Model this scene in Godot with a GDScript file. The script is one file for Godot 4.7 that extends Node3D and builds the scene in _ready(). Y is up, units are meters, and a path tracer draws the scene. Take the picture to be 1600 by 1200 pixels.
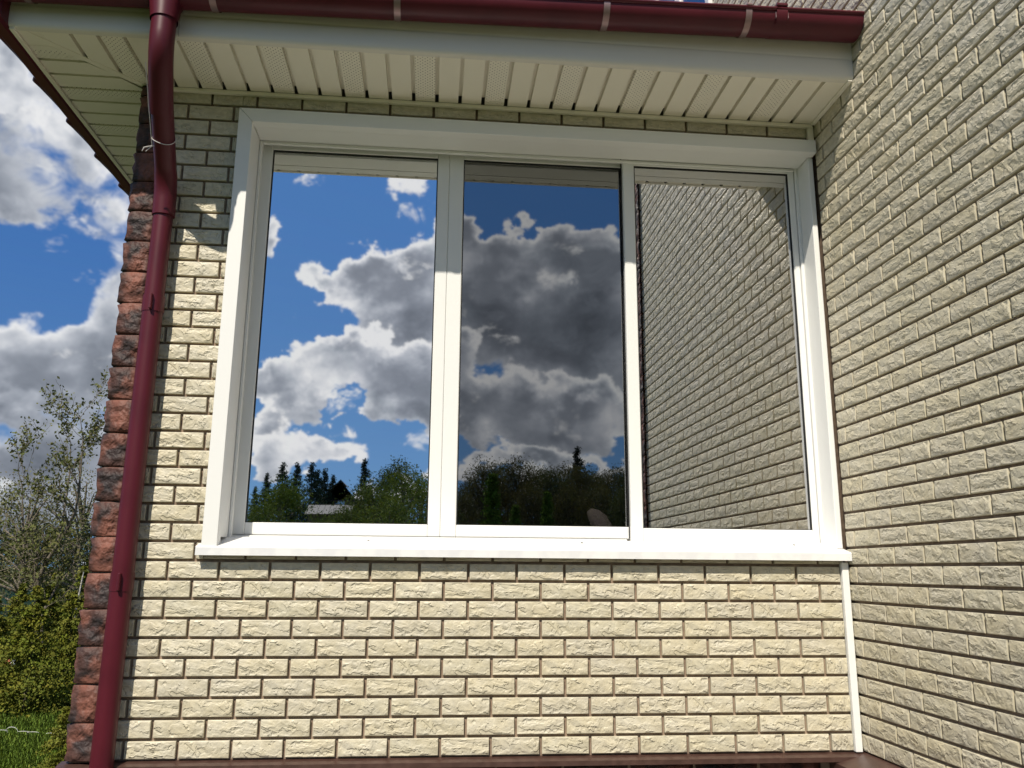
extends Node3D
# A porch corner of a brick-clad house: sliding window that mirrors the sky and garden behind the viewer.
# Heights of house pieces are given from the foot of the cladding; FOOT lifts them to the ground's zero.
const FOOT := 0.88
const COURSE := 0.075
const PITCH := 0.2010
const JOINT := 0.0120
const EYE := Vector3(-1.79617, 0.71778 + FOOT, 3.52426)
const FOCAL := 1298.5
const SUN_WAY := Vector3(0.40, -1.25, -1.0)

var M := {}
var taken := {}
var rng := RandomNumberGenerator.new()
var lens_basis: Basis

# ------------------------------------------------------------------ naming helpers
func numbered(called: String) -> String:
	if not taken.has(called):
		taken[called] = 0
		return called
	taken[called] += 1
	return "%s_%03d" % [called, taken[called]]

func tag(o: Node, label: String, category: String, group := "") -> void:
	o.set_meta("label", label)
	o.set_meta("category", category)
	if group != "":
		o.set_meta("group", group)

func thing(called: String, at: Vector3, label: String, category: String, group := "") -> Node3D:
	var o := Node3D.new()
	o.name = numbered(called)
	add_child(o)
	o.position = at
	tag(o, label, category, group)
	return o

func origin_of(n: Node) -> Vector3:
	var p := Vector3.ZERO
	while n is Node3D and n != self:
		p += n.position
		n = n.get_parent()
	return p

# geometry is in world metres; the node keeps its parent's place
func obj(called: String, st: SurfaceTool, m: Material, parent: Node) -> MeshInstance3D:
	var o := MeshInstance3D.new()
	o.name = called if parent != self else numbered(called)
	o.mesh = st.commit()
	o.material_override = m
	parent.add_child(o, true)
	if parent != self:
		o.position = -origin_of(parent)
	return o

func put(called: String, mesh: Mesh, m: Material, parent: Node, t: Transform3D) -> MeshInstance3D:
	var o := MeshInstance3D.new()
	o.name = called
	o.mesh = mesh
	o.material_override = m
	parent.add_child(o, true)
	o.transform = t
	o.position = t.origin - origin_of(parent)
	return o

func structure(o: Node) -> void:
	o.set_meta("kind", "structure")

# ------------------------------------------------------------------ shape helpers
func W(x: float, y: float, z: float) -> Vector3:
	return Vector3(x, y + FOOT, z)

func mk() -> SurfaceTool:
	var st := SurfaceTool.new()
	st.begin(Mesh.PRIMITIVE_TRIANGLES)
	return st

func tri(st: SurfaceTool, a: Vector3, b: Vector3, c: Vector3, n: Vector3) -> void:
	st.set_normal(n)
	st.add_vertex(a)
	st.set_normal(n)
	st.add_vertex(b)
	st.set_normal(n)
	st.add_vertex(c)

# flat quad, wound so that its front looks along n
func quad(st: SurfaceTool, a: Vector3, b: Vector3, c: Vector3, d: Vector3, want: Vector3) -> void:
	var n := (c - a).cross(b - a).normalized()
	if n.dot(want) >= 0.0:
		tri(st, a, b, c, n)
		tri(st, a, c, d, n)
	else:
		tri(st, a, c, b, -n)
		tri(st, a, d, c, -n)

# box from corner lo to corner hi with its edges cut by ch
func bx(st: SurfaceTool, lo: Vector3, hi: Vector3, ch := 0.0015) -> void:
	var c := (lo + hi) * 0.5
	var e := (hi - lo) * 0.5
	ch = minf(ch, minf(e.x, minf(e.y, e.z)) * 0.45)
	for ax in 3:
		var u := (ax + 1) % 3
		var v := (ax + 2) % 3
		for s in [-1.0, 1.0]:
			var n := Vector3.ZERO
			n[ax] = s
			var p := []
			for k in [[-1, -1], [1, -1], [1, 1], [-1, 1]]:
				var q := c
				q[ax] += s * e[ax]
				q[u] += k[0] * (e[u] - ch)
				q[v] += k[1] * (e[v] - ch)
				p.append(q)
			quad(st, p[0], p[1], p[2], p[3], n)
	for ax in 3:
		var u := (ax + 1) % 3
		var v := (ax + 2) % 3
		for s in [-1.0, 1.0]:
			for t in [-1.0, 1.0]:
				var p := []
				for k in [[-1, 0], [1, 0], [1, 1], [-1, 1]]:
					var q := c
					q[ax] += k[0] * (e[ax] - ch)
					q[u] += s * (e[u] - (0.0 if k[1] == 0 else ch))
					q[v] += t * (e[v] - (ch if k[1] == 0 else 0.0))
					p.append(q)
				var n := Vector3.ZERO
				n[u] = s
				n[v] = t
				quad(st, p[0], p[1], p[2], p[3], n)
	for sx in [-1.0, 1.0]:
		for sy in [-1.0, 1.0]:
			for sz in [-1.0, 1.0]:
				var s := Vector3(sx, sy, sz)
				var a := c + s * Vector3(e.x, e.y - ch, e.z - ch)
				var b := c + s * Vector3(e.x - ch, e.y, e.z - ch)
				var d := c + s * Vector3(e.x - ch, e.y - ch, e.z)
				var n := (d - a).cross(b - a).normalized()
				if n.dot(s) >= 0.0:
					tri(st, a, b, d, n)
				else:
					tri(st, a, d, b, -n)

# round tube through points with a radius at each
func tube(st: SurfaceTool, pts: Array, radii: Array, sides := 10, caps := true) -> void:
	var rings := []
	var side := Vector3.ZERO
	for i in pts.size():
		var way: Vector3 = (pts[mini(i + 1, pts.size() - 1)] - pts[maxi(i - 1, 0)]).normalized()
		if side == Vector3.ZERO:
			side = way.cross(Vector3(0.31, 0.2, 0.93)).normalized()
		side = (side - way * side.dot(way)).normalized()
		var other := way.cross(side)
		var ring := []
		for k in sides:
			var a := TAU * k / sides
			ring.append(side * cos(a) + other * sin(a))
		rings.append(ring)
	for i in pts.size() - 1:
		for k in sides:
			var l := (k + 1) % sides
			var A: Vector3 = pts[i] + rings[i][k] * radii[i]
			var B: Vector3 = pts[i] + rings[i][l] * radii[i]
			var C: Vector3 = pts[i + 1] + rings[i + 1][l] * radii[i + 1]
			var D: Vector3 = pts[i + 1] + rings[i + 1][k] * radii[i + 1]
			for f in [[A, rings[i][k]], [C, rings[i + 1][l]], [B, rings[i][l]], [A, rings[i][k]], [D, rings[i + 1][k]], [C, rings[i + 1][l]]]:
				st.set_normal(f[1])
				st.add_vertex(f[0])
	if caps:
		for e in [0, pts.size() - 1]:
			var out: Vector3 = ((pts[0] - pts[1]) if e == 0 else (pts[e] - pts[e - 1])).normalized()
			for k in sides:
				var a: Vector3 = pts[e] + rings[e][k] * radii[e]
				var b: Vector3 = pts[e] + rings[e][(k + 1) % sides] * radii[e]
				if e == 0:
					tri(st, pts[e], a, b, out)
				else:
					tri(st, pts[e], b, a, out)

# profile points (z, y) swept along x from x0 to x1; slope lowers the left end
func sweep_x(st: SurfaceTool, prof: Array, x0: float, x1: float, slope: float, smooth := true) -> void:
	var n := prof.size()
	var nor := []
	for i in n:
		var a: Vector2 = prof[maxi(i - 1, 0)]
		var b: Vector2 = prof[mini(i + 1, n - 1)]
		var t := (b - a).normalized()
		nor.append(Vector3(0, -t.x, t.y))
	for i in n - 1:
		var p: Vector2 = prof[i]
		var q: Vector2 = prof[i + 1]
		var A := W(x0, p.y + slope * x0, p.x)
		var B := W(x1, p.y + slope * x1, p.x)
		var C := W(x1, q.y + slope * x1, q.x)
		var D := W(x0, q.y + slope * x0, q.x)
		if not smooth:
			quad(st, A, B, C, D, nor[i])
			continue
		for f in [[A, nor[i]], [C, nor[i + 1]], [B, nor[i]], [A, nor[i]], [D, nor[i + 1]], [C, nor[i + 1]]]:
			st.set_normal(f[1])
			st.add_vertex(f[0])

# ------------------------------------------------------------------ materials
func mat(color: Color, rough := 0.8, spec := 0.5) -> StandardMaterial3D:
	var m := StandardMaterial3D.new()
	m.albedo_color = color.linear_to_srgb()
	m.roughness = rough
	m.metallic_specular = spec
	return m

func lin(r: float, g: float, b: float) -> Color:
	return Color(r, g, b)

func noise_tex(seed_: int, freq: float, ramp: Array, w := 512, octaves := 5) -> NoiseTexture2D:
	var n := FastNoiseLite.new()
	n.seed = seed_
	n.frequency = freq
	n.fractal_octaves = octaves
	var t := NoiseTexture2D.new()
	t.width = w
	t.height = w
	t.seamless = true
	t.noise = n
	if ramp.size():
		var g := Gradient.new()
		var off := PackedFloat32Array()
		var col := PackedColorArray()
		for r in ramp:
			off.append(r[0])
			col.append(r[1].linear_to_srgb())
		g.offsets = off
		g.colors = col
		t.color_ramp = g
	return t

func world_map(m: StandardMaterial3D, t: Texture2D, per_metre: float) -> void:
	m.albedo_texture = t
	m.uv1_triplanar = true
	m.uv1_world_triplanar = true
	m.uv1_scale = Vector3.ONE * per_metre

func brick_relief() -> ImageTexture:
	var cw := 224
	var chh := 80
	var im := Image.create(cw * 4, chh * 4, false, Image.FORMAT_RF)
	var a := FastNoiseLite.new()
	a.frequency = 1.0
	a.fractal_octaves = 4
	a.fractal_gain = 0.42
	a.seed = 5
	var b := FastNoiseLite.new()
	b.frequency = 1.0
	b.fractal_octaves = 3
	b.seed = 9
	for v in 16:
		var ox := v * 37.3
		var steep: float = [2.2, 3.2, 1.6, 2.8][v % 4]
		var stretch: float = [1.0, 1.7, 0.8, 1.3][(v / 4) % 4]
		for y in chh:
			var fy := (y + 0.5) / chh
			for x in cw:
				var fx := (x + 0.5) / cw
				var X := fx * 3.0
				var Y := fy
				var wx := a.get_noise_2d(ox + X * 1.6, Y * 1.6 + 40.0)
				var base := a.get_noise_2d(ox + X * 0.72 / stretch + wx * 0.35, Y * 1.15 * stretch + wx * 0.3)
				var s := base * steep + 0.5
				var f := s - floorf(s)
				# torn ledges: level ground, then a sharp drop
				var ledge := floorf(s) + smoothstep(0.86, 1.0, f)
				var where := smoothstep(-0.02, 0.16, b.get_noise_2d(ox + X * 0.8, Y * 1.1))
				var fine := b.get_noise_2d(ox + X * 6.0, Y * 6.0)
				var h := 0.45 + 0.34 * base + 0.46 * (ledge / steep) * where + 0.018 * fine * (0.4 + where)
				var edge := minf(minf(fx, 1.0 - fx) * 3.0, minf(fy, 1.0 - fy)) 
				h = lerpf(0.42, h, smoothstep(0.0, 0.16, edge))
				im.set_pixel((v % 4) * cw + x, (v / 4) * chh + y, Color(h, 0, 0))
	return ImageTexture.create_from_image(im)

# fine dust and grain in the plastic, a few per cent
func brick_grain() -> ImageTexture:
	var im := Image.create(512, 256, false, Image.FORMAT_RGB8)
	var n := FastNoiseLite.new()
	n.seed = 77
	n.frequency = 0.035
	n.fractal_octaves = 5
	for y in 256:
		for x in 512:
			var v := 0.955 + 0.09 * n.get_noise_2d(x, y)
			var t := 0.02 * n.get_noise_2d(x * 0.4 + 900.0, y * 0.4)
			im.set_pixel(x, y, Color(v, v - t * 0.5, v - t * 2.0))
	return ImageTexture.create_from_image(im)

func hole_tex() -> ImageTexture:
	var im := Image.create(64, 64, false, Image.FORMAT_RGBA8)
	im.fill(Color(1, 1, 1, 1))
	for c in [Vector2(16, 16), Vector2(48, 48)]:
		for y in 64:
			for x in 64:
				if Vector2(x, y).distance_to(c) < 6.5:
					im.set_pixel(x, y, Color(1, 1, 1, 0))
	return ImageTexture.create_from_image(im)

func make_materials() -> void:
	var relief := brick_relief()
	var bm := mat(lin(1, 1, 1), 0.5, 0.5)
	bm.heightmap_enabled = true
	bm.heightmap_texture = relief
	bm.heightmap_scale = 1.0
	bm.albedo_texture = brick_grain()
	for k in 5:
		var d: StandardMaterial3D = bm.duplicate()
		var c: Color = [lin(0.625, 0.57, 0.43), lin(0.60, 0.55, 0.41), lin(0.645, 0.59, 0.45), lin(0.615, 0.555, 0.405), lin(0.585, 0.535, 0.41)][k]
		d.albedo_color = c.linear_to_srgb()
		M["brick%d" % k] = d
	var mo := mat(lin(1, 1, 1), 0.85, 0.3)
	world_map(mo, noise_tex(3, 0.03, [[0.2, lin(0.21, 0.155, 0.115)], [0.8, lin(0.30, 0.225, 0.17)]], 256), 3.0)
	M.mortar = mo
	var st := mat(lin(1, 1, 1), 0.62, 0.4)
	world_map(st, noise_tex(11, 0.012, [[0.36, lin(0.026, 0.022, 0.023)], [0.46, lin(0.070, 0.036, 0.031)], [0.54, lin(0.14, 0.058, 0.043)], [0.75, lin(0.215, 0.086, 0.06)]], 512, 5), 0.9)
	st.heightmap_enabled = true
	st.heightmap_texture = noise_tex(21, 0.02, [], 512, 5)
	st.heightmap_scale = 3.0
	M.stone = st
	var pvc := mat(lin(0.80, 0.80, 0.78), 0.38, 0.5)
	M.pvc = pvc
	var sillm := mat(lin(1, 1, 1), 0.4, 0.5)
	world_map(sillm, noise_tex(31, 0.012, [[0.3, lin(0.74, 0.745, 0.75)], [0.6, lin(0.82, 0.82, 0.81)]], 256), 2.0)
	M.sill = sillm
	M.soffit = mat(lin(0.86, 0.815, 0.70), 0.5, 0.45)
	var pf: StandardMaterial3D = M.soffit.duplicate()
	pf.albedo_texture = hole_tex()
	pf.transparency = BaseMaterial3D.TRANSPARENCY_ALPHA_SCISSOR
	pf.alpha_scissor_threshold = 0.5
	pf.cull_mode = BaseMaterial3D.CULL_DISABLED
	pf.uv1_triplanar = true
	pf.uv1_world_triplanar = true
	pf.uv1_scale = Vector3.ONE * 48.0
	M.perforated = pf
	M.fascia = mat(lin(0.72, 0.69, 0.62), 0.42, 0.5)
	var bu := mat(lin(1, 1, 1), 0.40, 0.42)
	world_map(bu, noise_tex(41, 0.01, [[0.3, lin(0.072, 0.0065, 0.014)], [0.7, lin(0.086, 0.0085, 0.017)]], 256), 1.5)
	M.burgundy = bu
	var zn := mat(lin(0.30, 0.21, 0.21), 0.4, 0.5)
	zn.metallic = 0.7
	M.zinc = zn
	var br := mat(lin(1, 1, 1), 0.4, 0.5)
	world_map(br, noise_tex(47, 0.03, [[0.3, lin(0.055, 0.028, 0.022)], [0.7, lin(0.075, 0.04, 0.032)]], 256), 2.0)
	M.brown = br
	M.rubber = mat(lin(0.012, 0.012, 0.012), 0.6, 0.4)
	M.cord = mat(lin(0.5, 0.48, 0.47), 0.8, 0.3)
	M.room = mat(lin(0.22, 0.2, 0.18), 0.9, 0.3)
	M.cloth = mat(lin(0.34, 0.29, 0.29), 0.9, 0.3)
	M.screw = mat(lin(0.4, 0.4, 0.4), 0.4, 0.5)
	var wv := Image.create(128, 128, false, Image.FORMAT_RF)
	for y in 128:
		for x in 128:
			wv.set_pixel(x, y, Color(0.5 + 0.25 * sin(TAU * (x + 9.0 * sin(TAU * y / 128.0)) / 128.0) + 0.25 * cos(TAU * (2.0 * y - x) / 128.0), 0, 0))
	var wave := ImageTexture.create_from_image(wv)
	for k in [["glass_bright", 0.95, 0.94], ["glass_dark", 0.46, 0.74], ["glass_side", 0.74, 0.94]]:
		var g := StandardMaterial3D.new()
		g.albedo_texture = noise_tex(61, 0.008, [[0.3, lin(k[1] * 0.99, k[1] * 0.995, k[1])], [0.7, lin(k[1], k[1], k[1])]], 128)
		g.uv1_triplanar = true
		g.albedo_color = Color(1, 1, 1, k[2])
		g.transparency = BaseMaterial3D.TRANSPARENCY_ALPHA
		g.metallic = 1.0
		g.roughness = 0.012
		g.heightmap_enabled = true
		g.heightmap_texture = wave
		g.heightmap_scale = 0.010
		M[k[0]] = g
	# plants and ground
	for k in [["leaf", 0.6], ["needle", 0.3]]:
		var l := StandardMaterial3D.new()
		l.vertex_color_use_as_albedo = true
		l.roughness = 0.85
		l.metallic_specular = 0.15
		l.cull_mode = BaseMaterial3D.CULL_DISABLED
		l.backlight_enabled = true
		l.backlight = Color(k[1], k[1], k[1] * 0.5)
		M[k[0]] = l
	var bk := mat(lin(1, 1, 1), 0.9, 0.3)
	world_map(bk, noise_tex(71, 0.03, [[0.3, lin(0.10, 0.085, 0.065)], [0.7, lin(0.22, 0.19, 0.15)]], 256), 4.0)
	M.bark = bk
	var bk2: StandardMaterial3D = mat(lin(1, 1, 1), 0.9, 0.3)
	world_map(bk2, noise_tex(72, 0.05, [[0.35, lin(0.08, 0.07, 0.06)], [0.45, lin(0.55, 0.53, 0.5)]], 256), 4.0)
	M.birch = bk2
	var lw := mat(lin(1, 1, 1), 0.95, 0.2)
	world_map(lw, noise_tex(81, 0.02, [[0.25, lin(0.026, 0.038, 0.009)], [0.55, lin(0.04, 0.066, 0.013)], [0.8, lin(0.06, 0.085, 0.02)]], 512, 6), 0.6)
	M.lawn = lw
	var co := mat(lin(1, 1, 1), 0.9, 0.3)
	world_map(co, noise_tex(91, 0.02, [[0.25, lin(0.31, 0.29, 0.26)], [0.75, lin(0.43, 0.41, 0.375)]], 256, 6), 1.0)
	M.bounce_concrete = co  # pale grey of the added paving, chosen to throw light on the soffit
	M.fence = mat(lin(0.008, 0.034, 0.029), 0.5, 0.4)
	M.metal_roof = mat(lin(0.13, 0.135, 0.14), 0.8, 0.3)
	M.timber = mat(lin(0.10, 0.075, 0.055), 0.85, 0.3)
	M.dark_roof = mat(lin(0.12, 0.085, 0.075), 0.7, 0.3)
	M.white_plastic = mat(lin(0.8, 0.8, 0.76), 0.5, 0.5)
	M.petal = mat(lin(0.6, 0.16, 0.12), 0.6, 0.4)

# ------------------------------------------------------------------ camera, sky, sun
func pixel_ray(px: float, py: float) -> Vector3:
	return (lens_basis * Vector3((px - 800.0) / FOCAL, -(py - 600.0) / FOCAL, -1.0)).normalized()

func ground_at(px: float, py: float, h := 0.0) -> Vector3:
	var d := pixel_ray(px, py)
	return EYE + d * ((h - EYE.y) / d.y)

func make_sky() -> Image:
	var w := 4096
	var hh := 1024
	var full := Image.create(w, hh * 2, false, Image.FORMAT_RGB8)
	# where clouds stand: bank, centre and half size in photograph pixels, weight.
	# banks 1 to 3 are seen in the panes, the far one first; bank 0 left of the house
	var puffs := [
		[1, 640, 430, 80, 75, 1.0], [1, 590, 460, 60, 50, 0.8], [1, 560, 430, 26, 24, 0.5], [1, 500, 440, 26, 36, 0.75], [1, 680, 370, 40, 30, 0.7], [1, 650, 280, 30, 34, 0.8], [1, 672, 325, 16, 20, 0.6], [1, 412, 345, 16, 30, 1.0], [1, 412, 405, 18, 26, 1.0], [1, 452, 308, 14, 12, 0.75],
		[1, 720, 440, 60, 80, 1.0], [1, 770, 420, 60, 50, 0.9], [1, 860, 405, 80, 45, 0.9], [1, 940, 405, 70, 50, 0.9], [1, 840, 500, 150, 85, 1.3], [1, 930, 530, 90, 80, 1.1], [1, 815, 355, 30, 18, 0.5], [1, 925, 350, 30, 14, 0.4],
		[1, 515, 330, 80, 60, -1.2], [1, 850, 305, 170, 34, -1.2], [1, 748, 360, 18, 20, -0.6],
		[2, 560, 560, 100, 40, 1.0], [2, 620, 580, 90, 50, 1.0], [2, 480, 590, 55, 50, 0.9], [2, 655, 625, 60, 30, 0.8], [2, 430, 630, 45, 40, 0.9],
		[2, 760, 655, 70, 34, 0.9], [2, 735, 600, 60, 45, 0.9], [2, 690, 560, 40, 40, 0.7], [2, 850, 640, 90, 34, 0.9], [2, 940, 640, 70, 44, 1.0], [2, 700, 600, 50, 50, 0.8], [2, 900, 690, 70, 26, 0.7], [2, 800, 690, 70, 24, 0.7],
		[2, 620, 690, 60, 26, -1.2], [2, 965, 716, 24, 9, -0.9],
		[3, 530, 705, 45, 26, 0.95], [3, 420, 690, 55, 40, 1.1], [3, 470, 735, 70, 16, 0.7], [3, 668, 735, 20, 26, 0.8], [3, 740, 722, 40, 16, 0.8], [3, 850, 730, 90, 20, 1.0], [3, 770, 728, 70, 20, 0.9], [3, 960, 738, 40, 12, 0.9], [3, 610, 700, 50, 26, -1.0],
		[0, 40, 190, 120, 90, 0.8], [0, 120, 270, 90, 50, 0.45], [0, 80, 325, 120, 34, 0.4], [0, 165, 430, 46, 55, 0.85], [0, 40, 580, 120, 60, 1.3], [0, 140, 565, 80, 65, 1.3], [0, 60, 700, 170, 36, 1.2], [0, 100, 770, 170, 60, 1.1], [0, 20, 250, 90, 60, 0.7], [0, 90, 450, 60, 40, -0.6], [0, 30, 400, 60, 50, -0.9], [0, 30, 645, 50, 18, -0.6],
	]
	var bank := []
	for k in 4:
		bank.append(Image.create(1024, 256, false, Image.FORMAT_RF))
	var keep := Image.create(1024, 256, false, Image.FORMAT_RF)
	for p in puffs:
		var d := pixel_ray(p[1], p[2])
		if p[0] > 0:
			d.z = -d.z
		var u := fposmod(atan2(d.x, -d.z) / TAU, 1.0) * 1024.0
		var v := 256.0 - asin(d.y) / (PI / 2.0) * 256.0
		var deg := 1.0 / FOCAL * (1024.0 / TAU)
		var ru: float = p[3] * deg
		var rv: float = p[4] * deg
		var im: Image = bank[p[0]]
		for y in range(maxi(0, int(v - rv * 3.0 - 2)), mini(255, int(v + rv * 3.0 + 2)) + 1):
			for x in range(int(u - ru * 3.0 - 2), int(u + ru * 3.0 + 2) + 1):
				var xx := posmod(x, 1024)
				var g := exp(-(pow((x + 0.5 - u) / ru, 2.0) + pow((y + 0.5 - v) / rv, 2.0)) * 0.9)
				im.set_pixel(xx, y, Color(im.get_pixel(xx, y).r + g * p[5], 0, 0))
				keep.set_pixel(xx, y, Color(minf(1.0, keep.get_pixel(xx, y).r + g * 1.6), 0, 0))
	# away from the placed clouds the same broken cloud goes on by chance
	var far := FastNoiseLite.new()
	far.seed = 17
	far.frequency = 2.6
	far.fractal_octaves = 3
	for y in 256:
		var el := (1.0 - (y + 0.5) / 256.0) * PI / 2.0
		for x in 1024:
			var az := (x + 0.5) / 1024.0 * TAU
			var k := keep.get_pixel(x, y).r
			var c := far.get_noise_3d(sin(az) * cos(el), sin(el) * 1.8, -cos(az) * cos(el)) * 1.5 - 0.14
			for j in 4:
				var hand := tanh((bank[j].get_pixel(x, y).r - 0.33) * 1.2) * 0.62
				bank[j].set_pixel(x, y, Color(lerpf(c * 0.55 + 0.02 if j == 1 else -1.0, hand, k), 0, 0))
	var n := FastNoiseLite.new()
	n.seed = 23
	n.frequency = 8.0
	n.fractal_octaves = 6
	n.fractal_gain = 0.50
	var puffy := FastNoiseLite.new()
	puffy.seed = 37
	puffy.noise_type = FastNoiseLite.TYPE_CELLULAR
	puffy.cellular_return_type = FastNoiseLite.RETURN_DISTANCE
	puffy.cellular_jitter = 0.95
	puffy.frequency = 17.0
	puffy.fractal_octaves = 4
	puffy.fractal_gain = 0.54
	puffy.domain_warp_enabled = true
	puffy.domain_warp_amplitude = 0.05
	puffy.domain_warp_frequency = 14.0
	puffy.domain_warp_fractal_octaves = 2
	var curl := FastNoiseLite.new()
	curl.seed = 91
	curl.frequency = 14.0
	curl.fractal_octaves = 6
	curl.fractal_gain = 0.52
	var to_sun := -SUN_WAY.normalized()
	var top := int(hh * 0.60)
	var bd := []
	for k in 4:
		bank[k].resize(1024, 1024, Image.INTERPOLATE_CUBIC)
		bd.append(bank[k].get_data().to_float32_array())
	for part in 2:
		# the band up to 32 degrees at full size, what is above at a quarter
		var step := 1 if part == 1 else 4
		var y0 := top if part == 1 else 0
		var y1 := hh if part == 1 else top
		var cols := w / step
		var rows := (y1 - y0) / step
		var dens := []
		for k in 4:
			var one := PackedFloat32Array()
			one.resize(cols * rows)
			dens.append(one)
		var bytes := PackedByteArray()
		bytes.resize(cols * rows * 3)
		var lag := 12 / step
		for r in rows:
			var y := y0 + r * step
			var el := (1.0 - (y + 0.5 * step) / hh) * PI / 2.0
			var ce := cos(el)
			var se := sin(el)
			var squash := se * 1.3
			var low := pow(1.0 - se, 5.0)
			for q in cols:
				var az := (q + 0.5) / cols * TAU
				var dx := sin(az) * ce
				var dz := -cos(az) * ce
				var i := r * cols + q
				var cs := dx * to_sun.x + se * to_sun.y + dz * to_sun.z
				var near := pow(clampf(0.5 + 0.5 * cs, 0.0, 1.0), 3.0)
				var sr := 0.040 + 0.044 * near + 0.17 * low
				var sg := 0.165 + 0.075 * near + 0.25 * low
				var sb := 0.50 + 0.09 * near + 0.17 * low
				var at := y * 1024 + (q * step) / 4
				var to := y * 1024 + (((q * step) / 4 + 1) & 1023)
				var fq := ((q * step) & 3) * 0.25
				var wu := 0.0
				var wv := 0.0
				var warped := false
				for k in 4:
					var bk: PackedFloat32Array = bd[k]
					var D := lerpf(bk[at], bk[to], fq)
					if D < -0.50:
						dens[k][i] = D
						continue
					# the edges of a cloud billow: its outline is pushed about at every scale
					if not warped:
						warped = true
						wu = 8.5 * curl.get_noise_3d(dx, squash + 5.0, dz)
						wv = 31.0 * curl.get_noise_3d(dx, squash, dz + 5.0)
					var cu := (q * step) * 0.25 + wu
					var c0 := floorf(cu)
					var row := clampi(y + int(wv), 0, 1023) * 1024
					D = lerpf(bk[row + (int(c0) & 1023)], bk[row + (int(c0 + 1.0) & 1023)], cu - c0)
					var ox := k * 3.7
					var p := 0.0
					D += 0.55 * n.get_noise_3d(dx + ox, squash, dz)
					if D > -0.3:
						p = puffy.get_noise_3d(dx + ox, squash, dz) + 0.5
						D -= (0.46 if k > 0 else 0.3) * p
					dens[k][i] = D
					if D <= 0.0:
						continue
					var a := smoothstep(0.0, 0.18 if k > 0 else 0.36, D)
					var up: float = dens[k][maxi(q, i - lag * cols)]
					var up2: float = dens[k][maxi(q, i - 4 * lag * cols)]
					var lit := clampf(0.36 + (D - up) * 0.9 + (D - up2) * 0.85, 0.0, 1.0)
					var depth := pow(smoothstep(0.0, 0.80, D), 0.8)
					var l := lerpf(1.0, 0.21, depth) * lerpf(0.58, 1.26, lit) * lerpf(1.34, 0.62, clampf(p + 0.3, 0.0, 1.0))
					l = clampf(l, 0.13, 0.96)
					var cool := 1.0 - l
					sr = lerpf(sr, l * (1.0 - 0.20 * cool), a)
					sg = lerpf(sg, l * (1.0 - 0.06 * cool), a)
					sb = lerpf(sb, l * (1.0 + 0.20 * cool), a)
				var m := i * 3
				bytes[m] = int(clampf(pow(sr, 0.4545), 0.0, 1.0) * 255.0 + 0.5)
				bytes[m + 1] = int(clampf(pow(sg, 0.4545), 0.0, 1.0) * 255.0 + 0.5)
				bytes[m + 2] = int(clampf(pow(sb, 0.4545), 0.0, 1.0) * 255.0 + 0.5)
		var im := Image.create_from_data(cols, rows, false, Image.FORMAT_RGB8, bytes)
		if step > 1:
			im.resize(w, y1 - y0, Image.INTERPOLATE_CUBIC)
		full.blit_rect(im, Rect2i(0, 0, w, y1 - y0), Vector2i(0, y0))
	full.fill_rect(Rect2i(0, hh, w, hh), lin(0.10, 0.12, 0.06).linear_to_srgb())
	return full

func make_view() -> void:
	lens_basis = Basis(Vector3.UP, -0.0937975) * Basis(Vector3.RIGHT, 0.2211425) * Basis(Vector3.BACK, 0.0075444)
	var cam := Camera3D.new()
	cam.name = "camera"
	cam.fov = rad_to_deg(2.0 * atan(600.0 / FOCAL))
	cam.near = 0.05
	cam.far = 1200.0
	cam.current = true
	add_child(cam)
	cam.transform = Transform3D(lens_basis, EYE)
	var env := Environment.new()
	env.background_mode = Environment.BG_SKY
	env.tonemap_mode = Environment.TONE_MAPPER_LINEAR
	env.tonemap_exposure = 1.08
	env.background_energy_multiplier = 0.8
	env.sdfgi_enabled = true
	env.ssao_enabled = true
	env.ssil_enabled = true
	var sky := Sky.new()
	var sm := PanoramaSkyMaterial.new()
	sm.panorama = ImageTexture.create_from_image(make_sky())
	sky.sky_material = sm
	env.sky = sky
	var we := WorldEnvironment.new()
	we.name = "environment"
	we.environment = env
	add_child(we)
	var sun := DirectionalLight3D.new()
	sun.name = "sun"
	sun.light_energy = 1.6
	sun.light_color = Color(1.0, 0.965, 0.90)
	sun.light_angular_distance = 0.53
	sun.shadow_enabled = true
	add_child(sun)
	sun.look_at_from_position(Vector3(0, 20, 0), Vector3(0, 20, 0) + SUN_WAY, Vector3.UP)

# ------------------------------------------------------------------ bricks
var brick_mesh := []

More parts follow.
